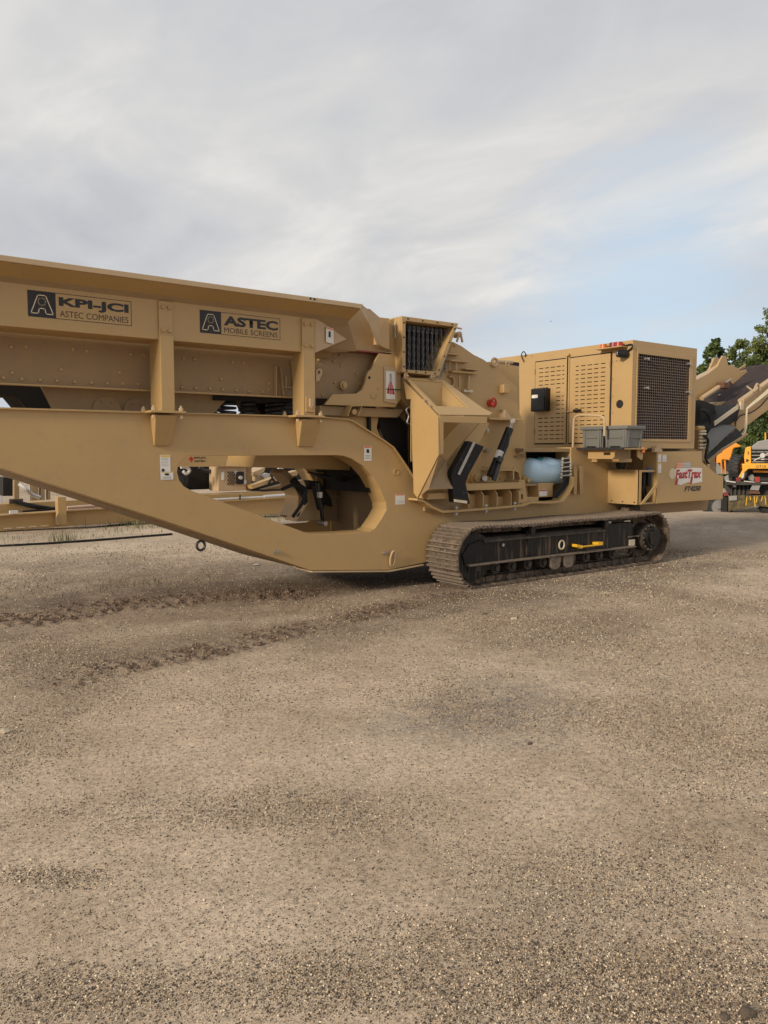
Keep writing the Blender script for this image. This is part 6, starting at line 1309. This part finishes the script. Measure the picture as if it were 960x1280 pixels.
lz([(385, 655), (700, 665), (1300, 672), (1300, 700), (600, 706), (385, 700)], .0, 3.2, 'deck', 'trailer_black', trl)
lz([(385, 700), (600, 706), (1300, 700), (1300, 850), (440, 850), (385, 760)], .45, .3, 'tail_frame', 'trailer_black', trl)
for k in range(7):
    x = 460 + k * 55; lz([(x, 705), (x + 22, 705), (x + 22, 850), (x, 850)], .36, .08, 'frame_rib', 'trailer_black', trl)
lz([(430, 850), (700, 842), (1300, 842), (1300, 1000), (960, 1000), (780, 985), (430, 1062)], .2, .3, 'ramp_plate', 'mud_steel', trl, .01)
for k, x in enumerate((640, 675, 712, 735, 770, 812, 850, 880, 915, 950, 1010, 1050)):
    h_ = (60, 110, 40, 90, 130, 70, 120, 50, 100, 80, 60, 90)[k]; s_ = (-1) ** k * 14
    lz([(x, 860), (x + 11, 858), (x + 11 + s_, 870 + h_), (x + s_, 870 + h_)], .185, .02, 'ramp_bar', 'handle_yellow' if k % 3 else 'mud_steel', trl)
lz([(720, 770), (760, 690), (865, 690), (835, 780)], .05, .15, 'ramp_hinge', 'hood_grey', trl)
lz([(690, 820), (720, 775), (835, 780), (860, 825)], .12, .1, 'tail_bracket', 'rust', trl)
lz([(785, 600), (850, 600), (850, 668), (785, 668)], .1, .1, 'marker_lamp', 'red_plastic', trl)
lz([(490, 708), (535, 708), (535, 735), (490, 735)], .30, .05, 'tail_lamp', 'container_white', trl)
lz([(410, 690), (600, 695), (600, 705), (410, 702)], .28, .05, 'reflector_tape', 'red_print', trl)
lz([(375, 800), (430, 800), (430, 850), (375, 850)], .30, .05, 'tail_lamp', 'dark_red', trl)
lz([(440, 855), (545, 848), (545, 910), (440, 915)], .14, .05, 'plate_panel', 'hood_grey', trl)
lz([(375, 600), (430, 570), (440, 655), (385, 655)], .5, .3, 'side_post', 'hood_grey', trl)
lz([(530, 610), (590, 600), (600, 690), (540, 690)], .3, .2, 'chain_post', 'dark_red', trl)
lz([(400, 645), (530, 665), (530, 680), (400, 660)], -.05, .1, 'ramp_arm', 'galv', trl)
lz([(640, 650), (780, 665), (780, 675), (640, 662)], -.05, .1, 'ramp_arm', 'galv', trl)
lz([(870, 672), (1000, 675), (1000, 685), (870, 682)], -.05, .1, 'ramp_arm', 'galv', trl)
lwheel(280, 985, .40, .3, .5, trl, 20, 'hood_grey'); lwheel(180, 1010, .38, .3, 1.6, trl, 20, 'hood_grey'); lwheel(1050, 985, .40, .3, .6, trl, 20, 'hood_grey')
lz([(335, 890), (420, 880), (415, 1080), (330, 1085)], .3, .1, 'mud_flap', 'rubber', trl)
# ================================================================== TREES
def leaves(centres, n_each, rad, size, rs, flat=.8):
    """leaf-sized quads spread through clumps; returns mesh data with a tone per clump and leaf"""
    V = []; tone = []
    for (c, r, tn) in centres:
        n = int(n_each * r * r); d = rs.randn(n, 3); d /= np.linalg.norm(d, axis=1)[:, None]; q = rs.rand(n) ** .45 * r
        P = c + d * q[:, None] * np.array([1, 1, flat])
        nr = d + rs.randn(n, 3) * .7 + np.array([0, 0, .35]); nr /= np.linalg.norm(nr, axis=1)[:, None]
        a = np.cross(nr, rs.randn(n, 3)); a /= np.linalg.norm(a, axis=1)[:, None]; b = np.cross(nr, a)
        s = size * (.6 + .8 * rs.rand(n))[:, None]
        V.append(np.stack([P - a * s, P - b * s * .55, P + a * s, P + b * s * .55], 1).reshape(-1, 3))
        tone.append(np.repeat(np.clip(tn + rs.randn(n) * .22, 0, 1), 4))
    return np.concatenate(V), np.concatenate(tone)
def quads_mesh(name, V, tone):
    n = len(V) // 4; me = bpy.data.meshes.new(name); me.vertices.add(len(V)); me.vertices.foreach_set('co', V.ravel())
    me.loops.add(len(V)); me.loops.foreach_set('vertex_index', np.arange(len(V), dtype=np.int32)); me.polygons.add(n); me.polygons.foreach_set('loop_start', (np.arange(n) * 4).astype(np.int32)); me.update(calc_edges=True)
    a = me.attributes.new('tone', 'FLOAT', 'POINT'); a.data.foreach_set('value', tone.astype(np.float32)); return me
def tree(px_, dist, ytop, wpx, label, seed, m='leaf_dark', sparse=1.0, trunk_h=.25, nclump=95, base_y=None):
    rs = np.random.RandomState(seed); d = ray(px_, 565); d = Vector((d.x, d.y, 0)).normalized(); base = Vector((d.x * dist, d.y * dist, 0))
    H = CAMH + (565 - ytop) / F * dist; Wd = wpx / F * dist
    t = empty('broadleaf_tree', base, label, 'tree', 'trees beyond the yard'); b = MB()
    h0 = H * trunk_h; cr = H - h0
    b.cyl(base, base + Vector((0, 0, h0 + cr * .3)), .16 * H / 8, 10, .10 * H / 8)
    cs = []
    for i in range(nclump):
        u = rs.rand(); z = h0 + cr * (.06 + .88 * u); prof = (sin(pi * min(1, (u * .92 + .08)) ** .8) ** .6)
        a = rs.rand() * 6.283; r = Wd * prof * sqrt(rs.rand()) * .86; c = np.array([base.x + r * cos(a), base.y + r * sin(a), z])
        cs.append((c, Wd * (.15 + .19 * rs.rand()) * (1.1 if u < .75 else .8), .15 + .75 * rs.rand()))
        if i % 3 == 0:
            s0 = base + Vector((0, 0, h0 + (z - h0) * .35)); e0 = Vector(c); mid = s0.lerp(e0, .55) + Vector((0, 0, -.03 * H))
            b.cyl(s0, mid, .05 * H / 8, 6, .035 * H / 8, False); b.cyl(mid, e0, .035 * H / 8, 6, .012 * H / 8, False)
    b.build('trunk', 'bark', t)
    V, tn = leaves(cs, 330 * sparse / (Wd * Wd) * 4.6, 1, .0019 * dist, rs)
    return link('crown', quads_mesh('crown', V, tn), m, t)
tree(889, 46, 431, 23, 'rounded dark green tree just right of the engine housing, behind the conveyor arm', 1, 'leaf_dark')
tree(922, 50, 431, 26, 'green tree standing between the rounded dark tree and the tall one', 2, 'leaf_mid')
tree(957, 48, 398, 34, 'tallest tree at the right edge with an open crown showing sky', 3, 'leaf_mid', .75, .2, 110)
tree(938, 42, 450, 32, 'lower bushy tree in front of the tallest tree, above the conveyor belt', 4, 'leaf_dark', 1, .1)
tree(998, 45, 402, 34, 'broad tree partly outside the right edge', 5, 'leaf_mid')
tree(873, 54, 462, 18, 'small tree mostly hidden behind the engine housing', 6, 'leaf_dark')
tree(905, 40, 500, 24, 'low dense shrub-like tree behind the conveyor frame', 7, 'leaf_dark', 1, .05)
tree(945, 38, 508, 26, 'low dark tree directly above the yellow truck', 8, 'leaf_dark', 1, .03)
tree(985, 38, 500, 26, 'low dark tree above the yellow truck, cut by the right edge', 9, 'leaf_dark', 1, .03)
tree(262, 60, 490, 20, 'small tree glimpsed through the gap between hopper and side beam', 10, 'leaf_mid')
tree(1060, 50, 380, 40, 'tree wholly beyond the right edge', 11, 'leaf_mid')
# far woods as one mass, both sides
rs = np.random.RandomState(77); cs = []
for i in range(420):
    px_ = rs.uniform(-700, 1900); d_ = ray(px_, 565); d_ = np.array([d_.x, d_.y]); d_ /= np.linalg.norm(d_); dd = rs.uniform(85, 110)
    z = rs.uniform(.5, 4.2 + 1.2 * sin(px_ * .013)); cs.append((np.array([d_[0] * dd, d_[1] * dd, z]), rs.uniform(1.6, 2.8), rs.rand() * .7))
V, tn = leaves(cs, 36, 1, .34, rs)
fw = link('far_woods', quads_mesh('far_woods', V, tn), 'leaf_dark'); tag(fw, 'low belt of distant green woods along the far side of the yard', 'woods', kind='stuff')
# weeds
rs = np.random.RandomState(5); V = []; tn = []
for (x, y, n, sp, h_) in ((176, 655, 170, .4, .22), (165, 661, 90, .4, .12), (78, 676, 60, .12, .16), (60, 672, 120, 1.2, .07), (110, 670, 160, 1.5, .07), (330, 652, 200, .9, .08), (366, 646, 160, .6, .1), (40, 740, 120, .5, .04), (180, 733, 90, .5, .05)):
    c = at(x, y, Z=0)
    for _ in range(n):
        p = np.array([c.x + rs.randn() * sp, c.y + rs.randn() * sp * .6, 0]); a = rs.rand() * 6.28; l = h_ * (.5 + rs.rand()); w_ = .006; lean = np.array([cos(a), sin(a), 0]) * l * .6 * rs.rand(); s_ = np.array([-sin(a), cos(a), 0]) * w_
        V += [p - s_, p + s_, p + lean + s_ * .2 + [0, 0, l], p + lean - s_ * .2 + [0, 0, l]]; tn += [rs.rand()] * 4
gr_ = link('grass', quads_mesh('grass', np.array(V), np.array(tn)), 'leaf_grass'); tag(gr_, 'sparse weeds and grass tufts growing at the foot of the machine behind', 'grass', kind='stuff')
gh = bpy.data.objects; b = MB(); b.tube(curve_pts([at(x, y, Z=.02) for x, y in ((-80, 688), (0, 682.5), (70, 678.5), (140, 673.5), (215, 667.5))]), .022, 8); tag(b.build('shadow_line', 'rubber'), 'shadow line on the gravel between the crusher and the machine behind, added as a thin black tube', 'shadow line')  # thin black tube added where a shadow line crosses the gravel
# paper scraps lying on the ground under the beam
for x, y, s_, lb in ((320, 707, .07, 'flat white scrap lying on the ground under the side beam'), (302, 718, .035, 'small white scrap just below the larger one under the side beam')):
    p = at(x, y, Z=0); b = MB(); b.prism([(p.x - s_, p.y - s_ * .3), (p.x + s_ * .3, p.y - s_ * .5), (p.x + s_, p.y + s_ * .2), (p.x, p.y + s_ * .5)], 'Z', .012, .02); tag(b.build('stone_chip', 'container_white'), lb, 'scrap')
# a bird far off in the sky
p = CAM + ray(688, 402) * 150; b = MB(); b.hexa([p + Vector(v) * .5 for v in ((-.3, 0, 0), (0, .08, -.02), (.3, 0, 0), (0, -.08, -.02), (-.3, 0, .02), (0, .06, .03), (.3, 0, .02), (0, -.06, .03))])
bd_ = empty('bird', p, 'tiny dark bird in the sky above the engine housing', 'bird'); b.build('body', 'black_paint', bd_)
b = MB(); b.add([p + Vector(v) for v in ((0, 0, 0), (-.1, .3, .12), (.1, .3, .12), (.1, 0, 0), (0, 0, -.01), (-.1, .3, .11), (.1, .3, .11), (.1, 0, -.01))], [(0, 1, 2, 3), (4, 7, 6, 5)]); b.build('wing', 'black_paint', bd_)
b = MB(); b.add([p + Vector(v) for v in ((0, 0, 0), (-.1, -.3, .12), (.1, -.3, .12), (.1, 0, 0), (0, 0, -.01), (-.1, -.3, .11), (.1, -.3, .11), (.1, 0, -.01))], [(3, 2, 1, 0), (4, 5, 6, 7)]); b.build('wing', 'black_paint', bd_)
